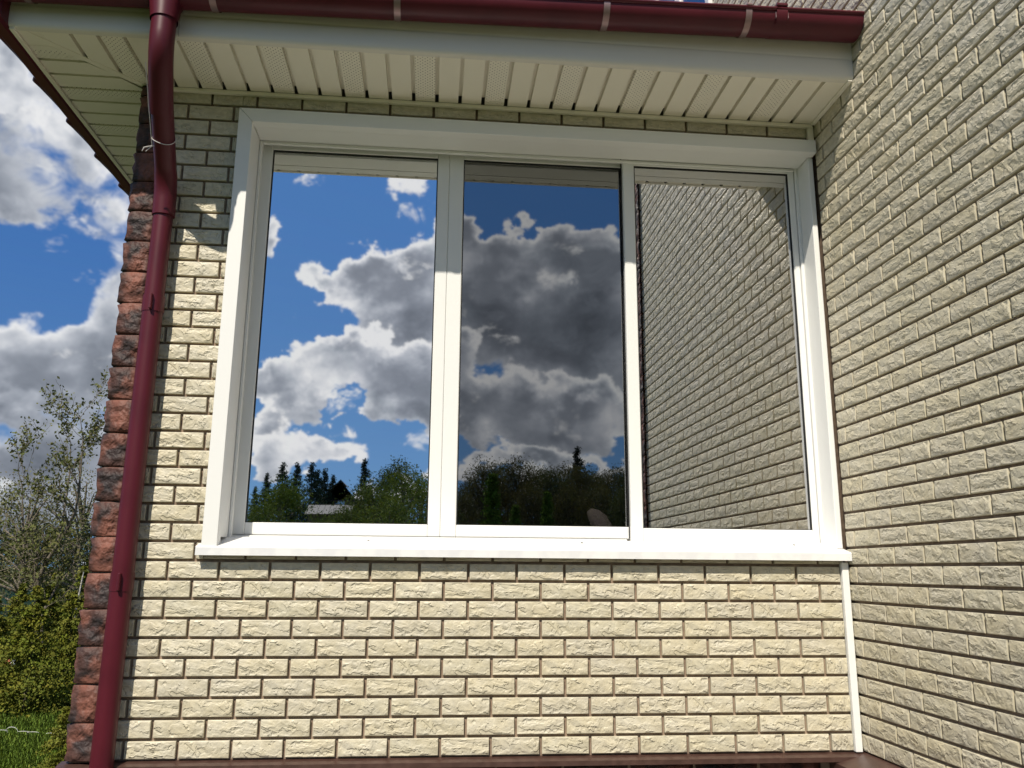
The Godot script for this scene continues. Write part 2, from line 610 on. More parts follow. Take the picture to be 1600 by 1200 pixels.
# a brick face looks along +z, centred on x and y, its back at z = 0 and its face near z = 0.013
func make_brick_meshes() -> void:
	var us := [0.0, 0.014, 0.34, 0.66, 0.986, 1.0]
	var vs := [0.0, 0.05, 0.5, 0.95, 1.0]
	for k in 16:
		var st := mk()
		var bw := PITCH - JOINT
		var bh := COURSE - JOINT
		var p := []
		for j in 5:
			var row := []
			for i in 6:
				var rim: bool = i == 0 or i == 5 or j == 0 or j == 4
				var z := 0.0145 if rim else 0.0170 + rng.randf_range(-0.0012, 0.0014)
				row.append(Vector3((us[i] - 0.5) * bw, (vs[j] - 0.5) * bh, z))
			p.append(row)
		var nor := func(i: int, j: int) -> Vector3:
			var dx: Vector3 = p[j][mini(i + 1, 5)] - p[j][maxi(i - 1, 0)]
			var dy: Vector3 = p[mini(j + 1, 4)][i] - p[maxi(j - 1, 0)][i]
			return dx.cross(dy).normalized()
		for j in 4:
			for i in 5:
				for c in [[i, j], [i + 1, j + 1], [i + 1, j], [i, j], [i, j + 1], [i + 1, j + 1]]:
					st.set_normal(nor.call(c[0], c[1]))
					st.set_uv(Vector2((k % 4 + 0.01 + 0.98 * us[c[0]]) / 4.0, (k / 4 + 0.01 + 0.98 * (1.0 - vs[c[1]])) / 4.0))
					st.add_vertex(p[c[1]][c[0]])
		st.set_uv(Vector2((k % 4 + 0.001) / 4.0, (k / 4 + 0.001) / 4.0))
		var A: Vector3 = p[0][0]
		var B: Vector3 = p[0][5]
		var C: Vector3 = p[4][5]
		var D: Vector3 = p[4][0]
		var down := Vector3(0, 0, -0.0165)
		for e in [[A, B, Vector3.DOWN], [B, C, Vector3.RIGHT], [C, D, Vector3.UP], [D, A, Vector3.LEFT]]:
			quad(st, e[0], e[1], e[1] + down, e[0] + down, e[2])
		brick_mesh.append(st.commit())

# the bricks of a wall lie in rectangles (u0, u1, v0, v1) of its plane; returns [u centre, v centre, width scale, height scale]
func lay(areas: Array, odd: float) -> Array:
	var out := []
	for a in areas:
		var k0 := int(floorf(a[2] / COURSE))
		for k in range(k0, int(ceilf(a[3] / COURSE)) + 1):
			var v0 := maxf(k * COURSE + JOINT / 2.0, a[2])
			var v1 := minf((k + 1) * COURSE - JOINT / 2.0, a[3])
			if v1 - v0 < 0.012:
				continue
			var off := odd + (PITCH / 2.0 if posmod(k, 2) == 0 else 0.0)
			var i0 := int(floorf((a[0] - off) / PITCH)) - 1
			for i in range(i0, int(ceilf((a[1] - off) / PITCH)) + 1):
				var u0 := maxf(off + i * PITCH + JOINT / 2.0, a[0])
				var u1 := minf(off + (i + 1) * PITCH - JOINT / 2.0, a[1])
				if u1 - u0 < 0.014:
					continue
				out.append([(u0 + u1) / 2.0, (v0 + v1) / 2.0, (u1 - u0) / (PITCH - JOINT), (v1 - v0) / (COURSE - JOINT), i, k])
	return out

func seen_size(p: Vector3) -> float:
	var c := lens_basis.inverse() * (p - EYE)
	if c.z > -0.1:
		return 0.0
	var x := 800.0 + FOCAL * c.x / -c.z
	var y := 600.0 - FOCAL * c.y / -c.z
	if x < -20 or x > 1620 or y < -20 or y > 1220:
		return 0.0
	return 1.0 / c.length()

func brick_wall(parent: Node3D, cells: Array, turn: Basis, place: Callable) -> void:
	var list := []
	for c in cells:
		list.append([seen_size(place.call(c[0], c[1])), c])
	list.sort_custom(func(a, b): return a[0] > b[0])
	var rest := [mk(), mk(), mk(), mk(), mk()]
	var used := false
	for n in list.size():
		var c: Array = list[n][1]
		# the moulded panels repeat: brick shapes follow a pattern of rows
		var v := posmod(c[4] * 5 + c[5] * 7 + (c[5] / 6) * 3, 16)
		var tone := rng.randi_range(0, 4)
		var b := turn.scaled_local(Vector3(c[2], c[3], 1.0))
		var t := Transform3D(b, place.call(c[0], c[1]))
		if n < 300 and list[n][0] > 0.0:
			put("brick", brick_mesh[v], M["brick%d" % tone], parent, t)
		else:
			rest[tone].append_from(brick_mesh[v], 0, t)
			used = true
	if used:
		for tone in 5:
			var o := obj("brickwork", rest[tone], M["brick%d" % tone], parent)
			o.set_meta("kind", "stuff")

# ------------------------------------------------------------------ house
func build_front_wall() -> void:
	var w := thing("brick_wall", W(-1.5, 0, 0), "cream brick-clad wall around the white sliding window", "wall")
	var st := mk()
	bx(st, W(-3.13, -0.02, -0.24), W(-0.0, 0.775, -0.0165), 0.0005)
	bx(st, W(-3.13, 0.7755, -0.24), W(-2.70, 2.86, -0.0165), 0.0005)
	bx(st, W(-2.6995, 2.756, -0.24), W(-0.0, 2.86, -0.0165), 0.0005)
	obj("mortar_backing", st, M.mortar, w)
	var cells := lay([[-3.06, -0.036, 0.004, 0.750], [-3.06, -2.708, 0.750, 2.83], [-2.707, -0.02, 0.750, 0.772], [-2.707, -0.036, 2.772, 2.83]], -2.7456 + PITCH / 2.0)
	brick_wall(w, cells, Basis.IDENTITY, func(u, v): return W(u, v, -0.0165))
	# corner trims in the angle with the side wall
	st = mk()
	bx(st, W(-0.034, 0.0, -0.012), W(-0.004, 0.764, 0.016), 0.003)
	obj("corner_trim", st, M.pvc, w)
	st = mk()
	bx(st, W(-0.034, 2.752, -0.012), W(-0.004, 2.838, 0.012), 0.003)
	obj("corner_trim", st, M.soffit, w)

func build_side_wall() -> void:
	var w := thing("brick_wall", W(0.15, 0, 1.5), "tall cream brick-clad side wall with sunlit rough faces", "wall")
	var st := mk()
	bx(st, W(0.0165, -0.03, 0.0), W(0.3, 5.9, 3.13), 0.0005)
	bx(st, W(0.0165, -0.03, -5.0), W(0.3, 5.9, -0.001), 0.0005)
	obj("mortar_backing", st, M.mortar, w)
	# u runs along -z so that the face looks along -x
	var turn := Basis(Vector3(0, 0, 1), Vector3(0, 1, 0), Vector3(-1, 0, 0))
	var cells := lay([[0.004, 3.05, 0.004, 5.85], [-4.5, -0.002, 3.3, 4.3], [-4.5, -2.62, 4.3, 5.85], [-1.26, -0.002, 4.3, 5.85]], 0.0749)
	brick_wall(w, cells, turn, func(u, v): return W(0.0165, v, u))
	# upstairs window above the porch roof
	var up := thing("window", W(0, 4.36, -1.94), "white upstairs window above the burgundy gutter", "window")
	st = mk()
	for s in [[-2.60, -2.53], [-2.02, -1.90], [-1.35, -1.28]]:
		bx(st, W(-0.02, 4.44, s[0]), W(0.03, 5.62, s[1]), 0.003)
	bx(st, W(-0.021, 4.37, -2.60), W(0.03, 4.44, -1.28), 0.003)
	bx(st, W(-0.021, 5.62, -2.60), W(0.03, 5.69, -1.28), 0.003)
	obj("frame", st, M.pvc, up)
	for s in [[-2.53, -2.02], [-1.90, -1.35]]:
		st = mk()
		bx(st, W(-0.004, 4.44, s[0]), W(0.004, 5.62, s[1]), 0.0005)
		obj("pane", st, M.glass_dark, up)
	st = mk()
	bx(st, W(-0.05, 4.335, -2.64), W(0.0, 4.365, -1.24), 0.003)
	obj("sill", st, M.sill, up)

func stone_mesh(sx: float, sy: float, back: float) -> ArrayMesh:
	# rock-faced corner stone: front looks +z, the return looks -x; corner at x = 0, z = 0, foot at y = 0
	var st := mk()
	var path := [[Vector3(sx, 0, -0.02), 0.0], [Vector3(sx, 0, -0.003), 0.0], [Vector3(sx * 0.72, 0, 0), 1.0], [Vector3(sx * 0.40, 0, 0), 1.0], [Vector3(0.012, 0, -0.006), 1.0], [Vector3(0.0, 0, -0.02), 1.0], [Vector3(0.0, 0, -back * 0.5), 1.0], [Vector3(0.0, 0, -back), 0.0]]
	var outs := [Vector3(0, 0, 1), Vector3(0, 0, 1), Vector3(0, 0, 1), Vector3(0, 0, 1), Vector3(-0.7, 0, 0.7), Vector3(-1, 0, 0), Vector3(-1, 0, 0), Vector3(-1, 0, 0)]
	var ys := [0.0, 0.04, 0.28, 0.5, 0.72, 0.96, 1.0]
	var g := []
	for j in ys.size():
		var row := []
		for i in path.size():
			var e: bool = j == 0 or j == ys.size() - 1
			var off: float = (-0.005 if e else rng.randf_range(-0.004, 0.010)) * path[i][1]
			row.append(path[i][0] + Vector3(0, ys[j] * sy, 0) + outs[i] * off)
		g.append(row)
	st.set_smooth_group(0)
	for j in ys.size() - 1:
		for i in path.size() - 1:
			st.set_uv(Vector2(0, 0))
			st.add_vertex(g[j][i])
			st.add_vertex(g[j + 1][i])
			st.add_vertex(g[j + 1][i + 1])
			st.add_vertex(g[j][i])
			st.add_vertex(g[j + 1][i + 1])
			st.add_vertex(g[j][i + 1])
	var n := path.size()
	var mid := Vector3(sx, 0, -back)
	for i in n - 1:
		st.set_smooth_group(1)
		st.add_vertex(mid + Vector3(0, sy, 0))
		st.add_vertex(g[ys.size() - 1][i + 1])
		st.add_vertex(g[ys.size() - 1][i])
		st.set_smooth_group(2)
		st.add_vertex(mid)
		st.add_vertex(g[0][i])
		st.add_vertex(g[0][i + 1])
	st.generate_normals()
	return st.commit()

func face_stone(sx: float, sy: float) -> ArrayMesh:
	# a rock-faced stone set in a plinth: looks +z, centred on x, foot at y = 0
	var st := mk()
	var us := [0.0, 0.05, 0.35, 0.68, 0.95, 1.0]
	var vs := [0.0, 0.08, 0.5, 0.92, 1.0]
	var g := []
	for j in 5:
		var row := []
		for i in 6:
			var rim: bool = i == 0 or i == 5 or j == 0 or j == 4
			row.append(Vector3((us[i] - 0.5) * sx, vs[j] * sy, -0.004 if rim else 0.012 + rng.randf_range(-0.005, 0.009)))
		g.append(row)
	for j in 4:
		for i in 5:
			for c in [[i, j], [i + 1, j + 1], [i + 1, j], [i, j], [i, j + 1], [i + 1, j + 1]]:
				st.add_vertex(g[c[1]][c[0]])
	st.generate_normals()
	return st.commit()

func build_quoins() -> void:
	var forms := []
	for k in 7:
		forms.append(stone_mesh(0.125, 0.1355, 0.16))
	var q := thing("corner_quoin", W(-3.16, 0, 0.03), "column of dark red rock-faced corner stones behind the downpipe", "quoin")
	var st := mk()
	bx(st, W(-3.13, 0.0, -0.13), W(-3.045, 2.835, 0.012), 0.0005)
	obj("mortar_core", st, M.mortar, q)
	for i in 21:
		var h := minf(0.1385, 2.835 - i * 0.1395) / 0.1385
		var v := (i * 3) % 7
		put("stone", forms[v], M.stone, q, Transform3D(Basis.from_scale(Vector3(1, h, 1)), W(-3.148 + rng.randf_range(-0.005, 0.005), 0.004 + i * 0.1395, 0.026)))
	# the far end of the side wall, which the right pane mirrors
	var e := thing("corner_quoin", W(0, 0, 3.2), "column of dark corner stones ending the tall side wall, mirrored in the right pane", "quoin")
	st = mk()
	bx(st, W(0.0, 0.0, 3.07), W(0.3, 5.86, 3.15), 0.0005)
	obj("mortar_core", st, M.mortar, e)
	for i in 42:
		put("stone", forms[(i * 2 + 1) % 7], M.stone, e, Transform3D(Basis.IDENTITY, W(-0.022, 0.004 + i * 0.1395, 3.178)))

func build_plinth() -> void:
	var p := thing("plinth", Vector3(-1.5, 0, -0.05), "low red stone plinth under the window wall with brown drip cap", "plinth")
	var st := mk()
	bx(st, Vector3(-3.12, -0.3, -0.24), Vector3(-0.0, FOOT - 0.022, -0.03), 0.001)
	obj("core", st, M.mortar, p)
	var forms := []
	for k in 5:
		forms.append(face_stone(0.262, 0.128))
	for r in 6:
		for i in 12:
			var x := -3.0 + i * 0.27 + (0.13 if r % 2 else 0.0)
			if x > -0.26:
				continue
			put("stone", forms[(i * 2 + r * 3) % 5], M.stone, p, Transform3D(Basis.IDENTITY, Vector3(x, FOOT - 0.158 - r * 0.138, -0.028)))
	st = mk()
	var prof := [Vector2(-0.02, -0.001), Vector2(0.02, -0.006), Vector2(0.040, -0.012), Vector2(0.041, -0.030), Vector2(0.036, -0.031)]
	sweep_x(st, prof, -3.17, -0.01, 0.0, false)
	obj("drip_cap", st, M.brown, p)
	var s := thing("plinth", Vector3(0, 0, 1.5), "brown capped plinth ledge along the foot of the side wall", "plinth")
	st = mk()
	bx(st, Vector3(-0.10, -0.3, -0.03), Vector3(0.3, FOOT - 0.05, 3.2), 0.002)
	obj("core", st, M.mortar, s)
	for r in 6:
		for i in 11:
			var b := Basis(Vector3(0, 0, 1), Vector3.UP, Vector3(-1, 0, 0))
			put("stone", forms[(i * 3 + r) % 5], M.stone, s, Transform3D(b, Vector3(-0.102, FOOT - 0.20 - r * 0.138, 0.15 + i * 0.27)))
	st = mk()
	var z0 := -0.02
	var z1 := 3.22
	quad(st, W(0.012, 0.002, z0), W(0.012, 0.002, z1), W(-0.135, -0.034, z1), W(-0.135, -0.034, z0), Vector3.UP)
	quad(st, W(-0.135, -0.034, z0), W(-0.135, -0.034, z1), W(-0.137, -0.064, z1), W(-0.137, -0.064, z0), Vector3.LEFT)
	quad(st, W(-0.10, -0.05, z0), W(-0.10, -0.05, z1), W(-0.137, -0.064, z1), W(-0.137, -0.064, z0), Vector3.DOWN)
	quad(st, W(0.012, 0.002, z0), W(-0.135, -0.034, z0), W(-0.137, -0.064, z0), W(0.012, -0.064, z0), Vector3.FORWARD)
	obj("drip_cap", st, M.brown, s)

func sash(w: Node3D, x0: float, x1: float, y0: float, y1: float, px0: float, px1: float, py0: float, py1: float, zf: float, glass: Material, note: String) -> void:
	var st := mk()
	var g := 0.005
	bx(st, W(px0, py0, zf - 0.016), W(px0 + g, py1, zf - 0.005), 0.001)
	bx(st, W(px1 - g, py0, zf - 0.016), W(px1, py1, zf - 0.005), 0.001)
	bx(st, W(px0 + g, py1 - g, zf - 0.016), W(px1 - g, py1, zf - 0.005), 0.001)
	bx(st, W(px0 + g, py0, zf - 0.016), W(px1 - g, py0 + 0.003, zf - 0.005), 0.001)
	var s := obj("sash", st, M.rubber, w)
	s.set_meta("label", note)
	var zb := zf - 0.034
	st = mk()
	bx(st, W(x0, y0, zb), W(px0, y1, zf), 0.003)
	obj("stile", st, M.pvc, s)
	st = mk()
	bx(st, W(px1, y0, zb), W(x1, y1, zf), 0.003)
	obj("stile", st, M.pvc, s)
	st = mk()
	bx(st, W(px0 + 0.0005, y0, zb), W(px1 - 0.0005, py0, zf - 0.001), 0.003)
	obj("rail", st, M.pvc, s)
	st = mk()
	bx(st, W(px0 + 0.0005, py1, zb), W(px1 - 0.0005, y1, zf - 0.001), 0.003)
	obj("rail", st, M.pvc, s)
	st = mk()
	quad(st, W(px0, py0, zf - 0.012), W(px1, py0, zf - 0.012), W(px1, py1, zf - 0.012), W(px0, py1, zf - 0.012), Vector3.BACK)
	obj("pane", st, glass, s)

# flat board with a slightly rounded face, outlined in the plane of the wall
func board(st: SurfaceTool, out: Array, z0: float, z1: float) -> void:
	var mid := Vector2.ZERO
	for p in out:
		mid += p / out.size()
	var face := []
	var edge := []
	for i in out.size():
		var p: Vector2 = out[i]
		var a: Vector2 = (out[(i + 1) % out.size()] - p).normalized()
		var b: Vector2 = (out[(i - 1 + out.size()) % out.size()] - p).normalized()
		var q := p + (a + b) * 0.002
		face.append(W(q.x, q.y, z1))
		edge.append(W(p.x, p.y, z1 - 0.0025))
	quad(st, face[0], face[1], face[2], face[3], Vector3.BACK)
	for i in out.size():
		var j := (i + 1) % out.size()
		var n2: Vector2 = (out[i] + out[j]) / 2.0 - mid
		var n3 := Vector3(n2.x, n2.y, 0).normalized()
		var d: Vector2 = (out[j] - out[i]).normalized()
		var nn := Vector3(d.y, -d.x, 0)
		if nn.dot(n3) < 0.0:
			nn = -nn
		quad(st, face[i], face[j], edge[j], edge[i], nn + Vector3.BACK)
		quad(st, edge[i], edge[j], edge[j] + Vector3(0, 0, z0 - z1 + 0.0025), edge[i] + Vector3(0, 0, z0 - z1 + 0.0025), nn)

func build_window() -> void:
	var w := thing("sliding_window", W(-1.36, 0.77, -0.05), "wide white sliding window with three mirroring panes above the brick course", "window")
	# casing: flat boards round the opening with deep reveals
	var st := mk()
	board(st, [Vector2(-2.712, 0.802), Vector2(-2.650, 0.802), Vector2(-2.650, 2.6812), Vector2(-2.712, 2.7470)], -0.011, 0.040)
	bx(st, W(-2.690, 0.845, -0.2), W(-2.6505, 2.72, -0.0115), 0.002)
	obj("side_casing", st, M.pvc, w)
	st = mk()
	board(st, [Vector2(-2.7115, 2.748), Vector2(-2.6495, 2.682), Vector2(-0.012, 2.682), Vector2(-0.012, 2.748)], -0.011, 0.040)
	bx(st, W(-2.649, 2.6825, -0.13), W(-0.012, 2.74, -0.0115), 0.002)
	obj("head_casing", st, M.pvc, w)
	# fixed frame and tracks
	st = mk()
	bx(st, W(-2.6495, 0.845, -0.148), W(-2.636, 2.6815, -0.128), 0.003)
	obj("frame_bead", st, M.pvc, w)
	st = mk()
	bx(st, W(-2.6495, 0.845, -0.235), W(-2.662 + 0.02, 2.72, -0.182), 0.002)
	bx(st, W(-0.048, 0.838, -0.235), W(-0.002, 2.72, -0.13), 0.003)
	bx(st, W(-0.034, 0.822, -0.1295), W(-0.008, 2.681, -0.012), 0.003)
	obj("frame_jamb", st, M.pvc, w)
	st = mk()
	bx(st, W(-2.66, 2.715, -0.235), W(-0.002, 2.755, -0.131), 0.002)
	bx(st, W(-2.635, 2.668, -0.1475), W(-0.05, 2.6815, -0.131), 0.002)
	obj("frame_head", st, M.pvc, w)
	st = mk()
	bx(st, W(-2.66, 0.80, -0.24), W(-0.002, 0.846, -0.13), 0.002)
	bx(st, W(-2.64, 0.8465, -0.172), W(-0.93, 0.858, -0.166), 0.001)
	obj("frame_track", st, M.pvc, w)
	sash(w, -2.664, -1.7595, 0.860, 2.7145, -2.596, -1.814, 0.913, 2.665, -0.180, M.glass_bright, "left sash whose pane mirrors bright blue sky")
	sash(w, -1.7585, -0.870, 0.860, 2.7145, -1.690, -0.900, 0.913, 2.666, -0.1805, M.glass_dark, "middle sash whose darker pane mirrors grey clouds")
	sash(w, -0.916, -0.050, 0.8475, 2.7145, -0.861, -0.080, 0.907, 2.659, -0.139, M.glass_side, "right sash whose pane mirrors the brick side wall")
	st = mk()
	bx(st, W(-0.9185, 0.862, -0.1795), W(-0.9165, 2.713, -0.165), 0.0005)
	obj("seam_strip", st, M.rubber, w)  # thin black strip between the middle and right sashes
	# sill: sloped plate with a turned-down lip
	var sl := mk()
	var a := W(-2.731, 0.849, -0.128)
	var x0 := -2.731
	var x1 := -0.0015
	quad(sl, W(x0, 0.850, -0.13), W(x1, 0.850, -0.13), W(x1, 0.806, 0.040), W(x0, 0.806, 0.040), Vector3.UP)
	quad(sl, W(x0, 0.806, 0.040), W(x1, 0.806, 0.040), W(x1, 0.801, 0.046), W(x0, 0.801, 0.046), Vector3(0, 1, 1))
	quad(sl, W(x0, 0.801, 0.046), W(x1, 0.801, 0.046), W(x1, 0.770, 0.046), W(x0, 0.770, 0.046), Vector3.BACK)
	quad(sl, W(x0, 0.770, 0.046), W(x1, 0.770, 0.046), W(x1, 0.774, 0.030), W(x0, 0.774, 0.030), Vector3.DOWN)
	quad(sl, W(x0, 0.774, 0.030), W(x1, 0.774, 0.030), W(x1, 0.800, -0.013), W(x0, 0.800, -0.013), Vector3.DOWN)
	for e in [[x0, Vector3.LEFT], [x1, Vector3.RIGHT]]:
		quad(sl, W(e[0], 0.850, -0.13), W(e[0], 0.806, 0.040), W(e[0], 0.774, 0.030), W(e[0], 0.800, -0.013), e[1])
		quad(sl, W(e[0], 0.806, 0.040), W(e[0], 0.801, 0.046), W(e[0], 0.770, 0.046), W(e[0], 0.774, 0.030), e[1])
	var so := obj("sill", sl, M.sill, w)
	st = mk()
	var dv := Vector3(0, 0.17, 0.044).normalized()
	for x in [-2.06, -1.15, -0.20]:
		var c := W(x, 0.838, -0.079)
		tube(st, [c, c + dv * 0.004], [0.006, 0.0045], 8)
	obj("screw", st, M.screw, so)
	# what lies dimly behind the middle pane
	var b := thing("cloth_bundle", W(-1.0, 0.86, -0.32), "pale pinkish pleated cloth bundle dimly seen behind the middle pane", "cloth")
	st = mk()
	var c0 := W(-1.075, 0.995, -0.30)
	var way := Vector3(0.62, -0.70, 0.0).normalized()
	var across := Vector3(-way.y, way.x, 0)
	var rings := []
	for i in 9:
		var t := i / 8.0
		var r: float = [0.012, 0.026, 0.034, 0.038, 0.040, 0.038, 0.033, 0.027, 0.020][i]
		var ring := []
		for k in 20:
			var ang := TAU * k / 20.0
			var pleat := 1.0 + 0.30 * t * sin(ang * 6.0 + t * 1.2) + rng.randf_range(-0.09, 0.09)
			ring.append(c0 + way * (0.15 * t) + (across * cos(ang) + Vector3(0, 0, 0.6) * sin(ang)) * r * pleat)
		rings.append(ring)
	for i in 8:
		for k in 20:
			var l := (k + 1) % 20
			for v in [rings[i][k], rings[i][l], rings[i + 1][l], rings[i][k], rings[i + 1][l], rings[i + 1][k]]:
				st.add_vertex(v)
	st.generate_normals()
	obj("pleats", st, M.cloth, b)
	st = mk()
	bx(st, W(-2.69, 0.80, -0.46), W(-0.01, 0.862, -0.2405), 0.004)
	var ins := thing("inner_sill", W(-1.35, 0.80, -0.35), "plain inner sill board behind the sliding window panes", "sill")
	obj("board", st, M.pvc, ins)

func build_room() -> void:
	var r := Node3D.new()
	r.name = "room"
	structure(r)
	add_child(r)
	for b in [["floor", Vector3(-3.12, 0.70, -3.2), Vector3(-0.01, 0.85, -0.2405)], ["ceiling", Vector3(-3.12, FOOT + 2.861, -3.2), Vector3(-0.01, FOOT + 2.95, -0.03)], ["wall", Vector3(-3.13, 0.7, -3.3), Vector3(-0.01, FOOT + 2.95, -3.201)], ["wall", Vector3(-3.14, 0.0, -3.2), Vector3(-3.04, FOOT + 2.86, -0.2405)]]:
		var st := mk()
		bx(st, b[1], b[2], 0.001)
		obj(b[0], st, M.room, r)

func soffit_strip(parent: Node3D, x0: float, x1: float, za0: float, za1: float, zb0: float, zb1: float, perforated: bool, along_x: bool) -> void:
	# a board between u0..u1 across and from z(a) to z(b) along; for the left eave x and z change places
	var y0 := 2.845
	var st := mk()
	var P := func(u: float, v: float, y: float) -> Vector3: return W(v, y, u) if along_x else W(u, y, v)
	var g := 0.0085
	var a: Vector3 = P.call(x0 + g, za0, y0)
	var b: Vector3 = P.call(x1 - g, za1, y0)
	var c: Vector3 = P.call(x1 - g, zb1, y0)
	var d: Vector3 = P.call(x0 + g, zb0, y0)
	var up := Vector3(0, 0.026, 0)
	quad(st, a, b, c, d, Vector3.DOWN)
	var mid := (a + b + c + d) / 4.0
	for e in [[a, b], [b, c], [c, d], [d, a]]:
		quad(st, e[0], e[1], e[1] + up, e[0] + up, (e[0] + e[1]) / 2.0 - mid)
	obj("perforated_board" if perforated else "soffit_board", st, M.perforated if perforated else M.soffit, parent)
	# the folded channel between this board and the next, open at its wall end
	st = mk()
	var ins := 0.022
	quad(st, P.call(x1 - g - 0.001, za1 + (ins if zb1 > za1 else -ins), y0 + 0.0245), P.call(x1 + g + 0.001, za1 + (ins if zb1 > za1 else -ins), y0 + 0.0245), P.call(x1 + g + 0.001, zb1 - (0.03 if zb1 > za1 else -0.03), y0 + 0.0245), P.call(x1 - g - 0.001, zb1 - (0.03 if zb1 > za1 else -0.03), y0 + 0.0245), Vector3.DOWN)
	obj("channel", st, M.soffit, parent)

func build_eave() -> void:
	var e := thing("roof_eave", W(-1.77, 2.84, 0.2), "cream ribbed soffit and fascia under the porch roof edge", "eave")
	var pw := 0.1068
	# front run: boards reach from the wall to the fascia, cut along the hip line left of the corner
	var i := 0
	var x1 := -0.012
	while x1 > -3.535:
		var x0 := maxf(x1 - pw, -3.535)
		var cut := func(x: float) -> float: return minf(0.386, maxf(0.018, (-3.150 - x) * 1.02 + 0.012))
		soffit_strip(e, x0, x1, cut.call(x0), cut.call(x1), 0.388, 0.388, i % 3 == 2, false)
		x1 -= pw
		i += 1
	# left run: boards lie across it
	var z1 := 0.385
	i = 0
	while z1 > -3.1:
		var z0 := z1 - pw
		var cut2 := func(z: float) -> float: return maxf(-3.535, minf(-3.150, -3.150 - (z - 0.0) / 1.02 - 0.016))
		soffit_strip(e, z0, z1, cut2.call(z0), cut2.call(z1), -3.537, -3.537, i % 3 == 1, true)
		z1 -= pw
		i += 1
	var st := mk()
	bx(st, W(-3.148, 2.826, 0.001), W(-0.011, 2.8435, 0.020), 0.002)
	obj("wall_trim", st, M.soffit, e)
	st = mk()
	bx(st, W(-0.022, 2.836, 0.0205), W(-0.001, 2.8445, 0.395), 0.002)
	obj("wall_trim", st, M.soffit, e)
	st = mk()
	bx(st, W(-3.548, 2.832, -3.1), W(-3.528, 2.8440, 0.392), 0.002)
	obj("edge_trim", st, M.soffit, e)
	# hip trim
	st = mk()
	var a := W(-3.142, 2.8425, 0.010)
	var b := W(-3.530, 2.8425, 0.388)
	var side := (b - a).normalized().cross(Vector3.UP) * 0.014
	quad(st, a - side, a + side, b + side, b - side, Vector3.DOWN)
	for s in [-1.0, 1.0]:
		quad(st, a + side * s, b + side * s, b + side * s + Vector3(0, 0.006, 0), a + side * s + Vector3(0, 0.006, 0), side * s)
	quad(st, W(-3.545, 2.8462, 0.392), W(-3.40, 2.8462, 0.392), W(-3.40, 2.8462, 0.24), W(-3.545, 2.8462, 0.24), Vector3.DOWN)
	obj("hip_trim", st, M.soffit, e)
	# fascia: pressed board with a rounded foot
	st = mk()
	var prof := [Vector2(0.370, 2.842), Vector2(0.388, 2.8415), Vector2(0.396, 2.845), Vector2(0.402, 2.855), Vector2(0.404, 2.872), Vector2(0.405, 2.93), Vector2(0.402, 2.935), Vector2(0.402, 2.945), Vector2(0.405, 2.95), Vector2(0.405, 3.06)]
	prof.reverse()
	var fx := [-3.548, -2.885, -0.0]
	for k in 2:
		st = mk()
		sweep_x(st, prof, fx[k] + (0.0 if k == 0 else 0.0012), fx[k + 1], 0.0)
		obj("fascia_board", st, M.fascia, e)
	# left edge: dark drip edge with the noses of the pressed tiles above it
	var r := thing("porch_roof", W(-1.8, 3.0, -1.2), "dark burgundy pressed-tile porch roof over the soffit", "roof")
	st = mk()
	bx(st, W(-3.612, 2.832, -3.1), W(-3.5485, 3.02, 0.47), 0.012)
	obj("drip_edge", st, M.burgundy, r)
	for k in 10:
		st = mk()
		var z := 0.20 - 0.35 * k
		tube(st, [W(-3.600, 2.868, z - 0.165), W(-3.606, 2.862, z - 0.10), W(-3.608, 2.859, z), W(-3.612, 2.854, z + 0.10), W(-3.616, 2.850, z + 0.150), W(-3.606, 2.858, z + 0.172)], [0.012, 0.016, 0.017, 0.017, 0.017, 0.010], 10)
		obj("tile_nose", st, M.burgundy, r)
	# the two slopes, pressed in waves and steps
	for part in 2:
		st = mk()
		var nu := 60
		var nv := 28
		var pos := func(iu: int, iv: int) -> Vector3:
			var u := iu / float(nu)
			var v := iv / float(nv)
			var run := v * 3.55
			var wave := 0.010 * sin(u * 20.0 * TAU) + 0.012 * fposmod(run, 0.35) / 0.35
			var lo := -3.61 + run
			if part == 0:
				return W(lerpf(minf(lo, -0.005), -0.005, u), 3.045 + 0.45 * run + wave, 0.46 - run)
			return W(-3.61 + run, 3.045 + 0.45 * run + wave, lerpf(-3.9, 0.46 - run, u))
		st.set_smooth_group(0)
		for iv in nv:
			for iu in nu:
				var q := [pos.call(iu, iv), pos.call(iu + 1, iv), pos.call(iu + 1, iv + 1), pos.call(iu, iv + 1)]
				for c in [0, 2, 1, 0, 3, 2]:
					st.add_vertex(q[c])
		st.generate_normals()
		obj("slope", st, M.burgundy, r)

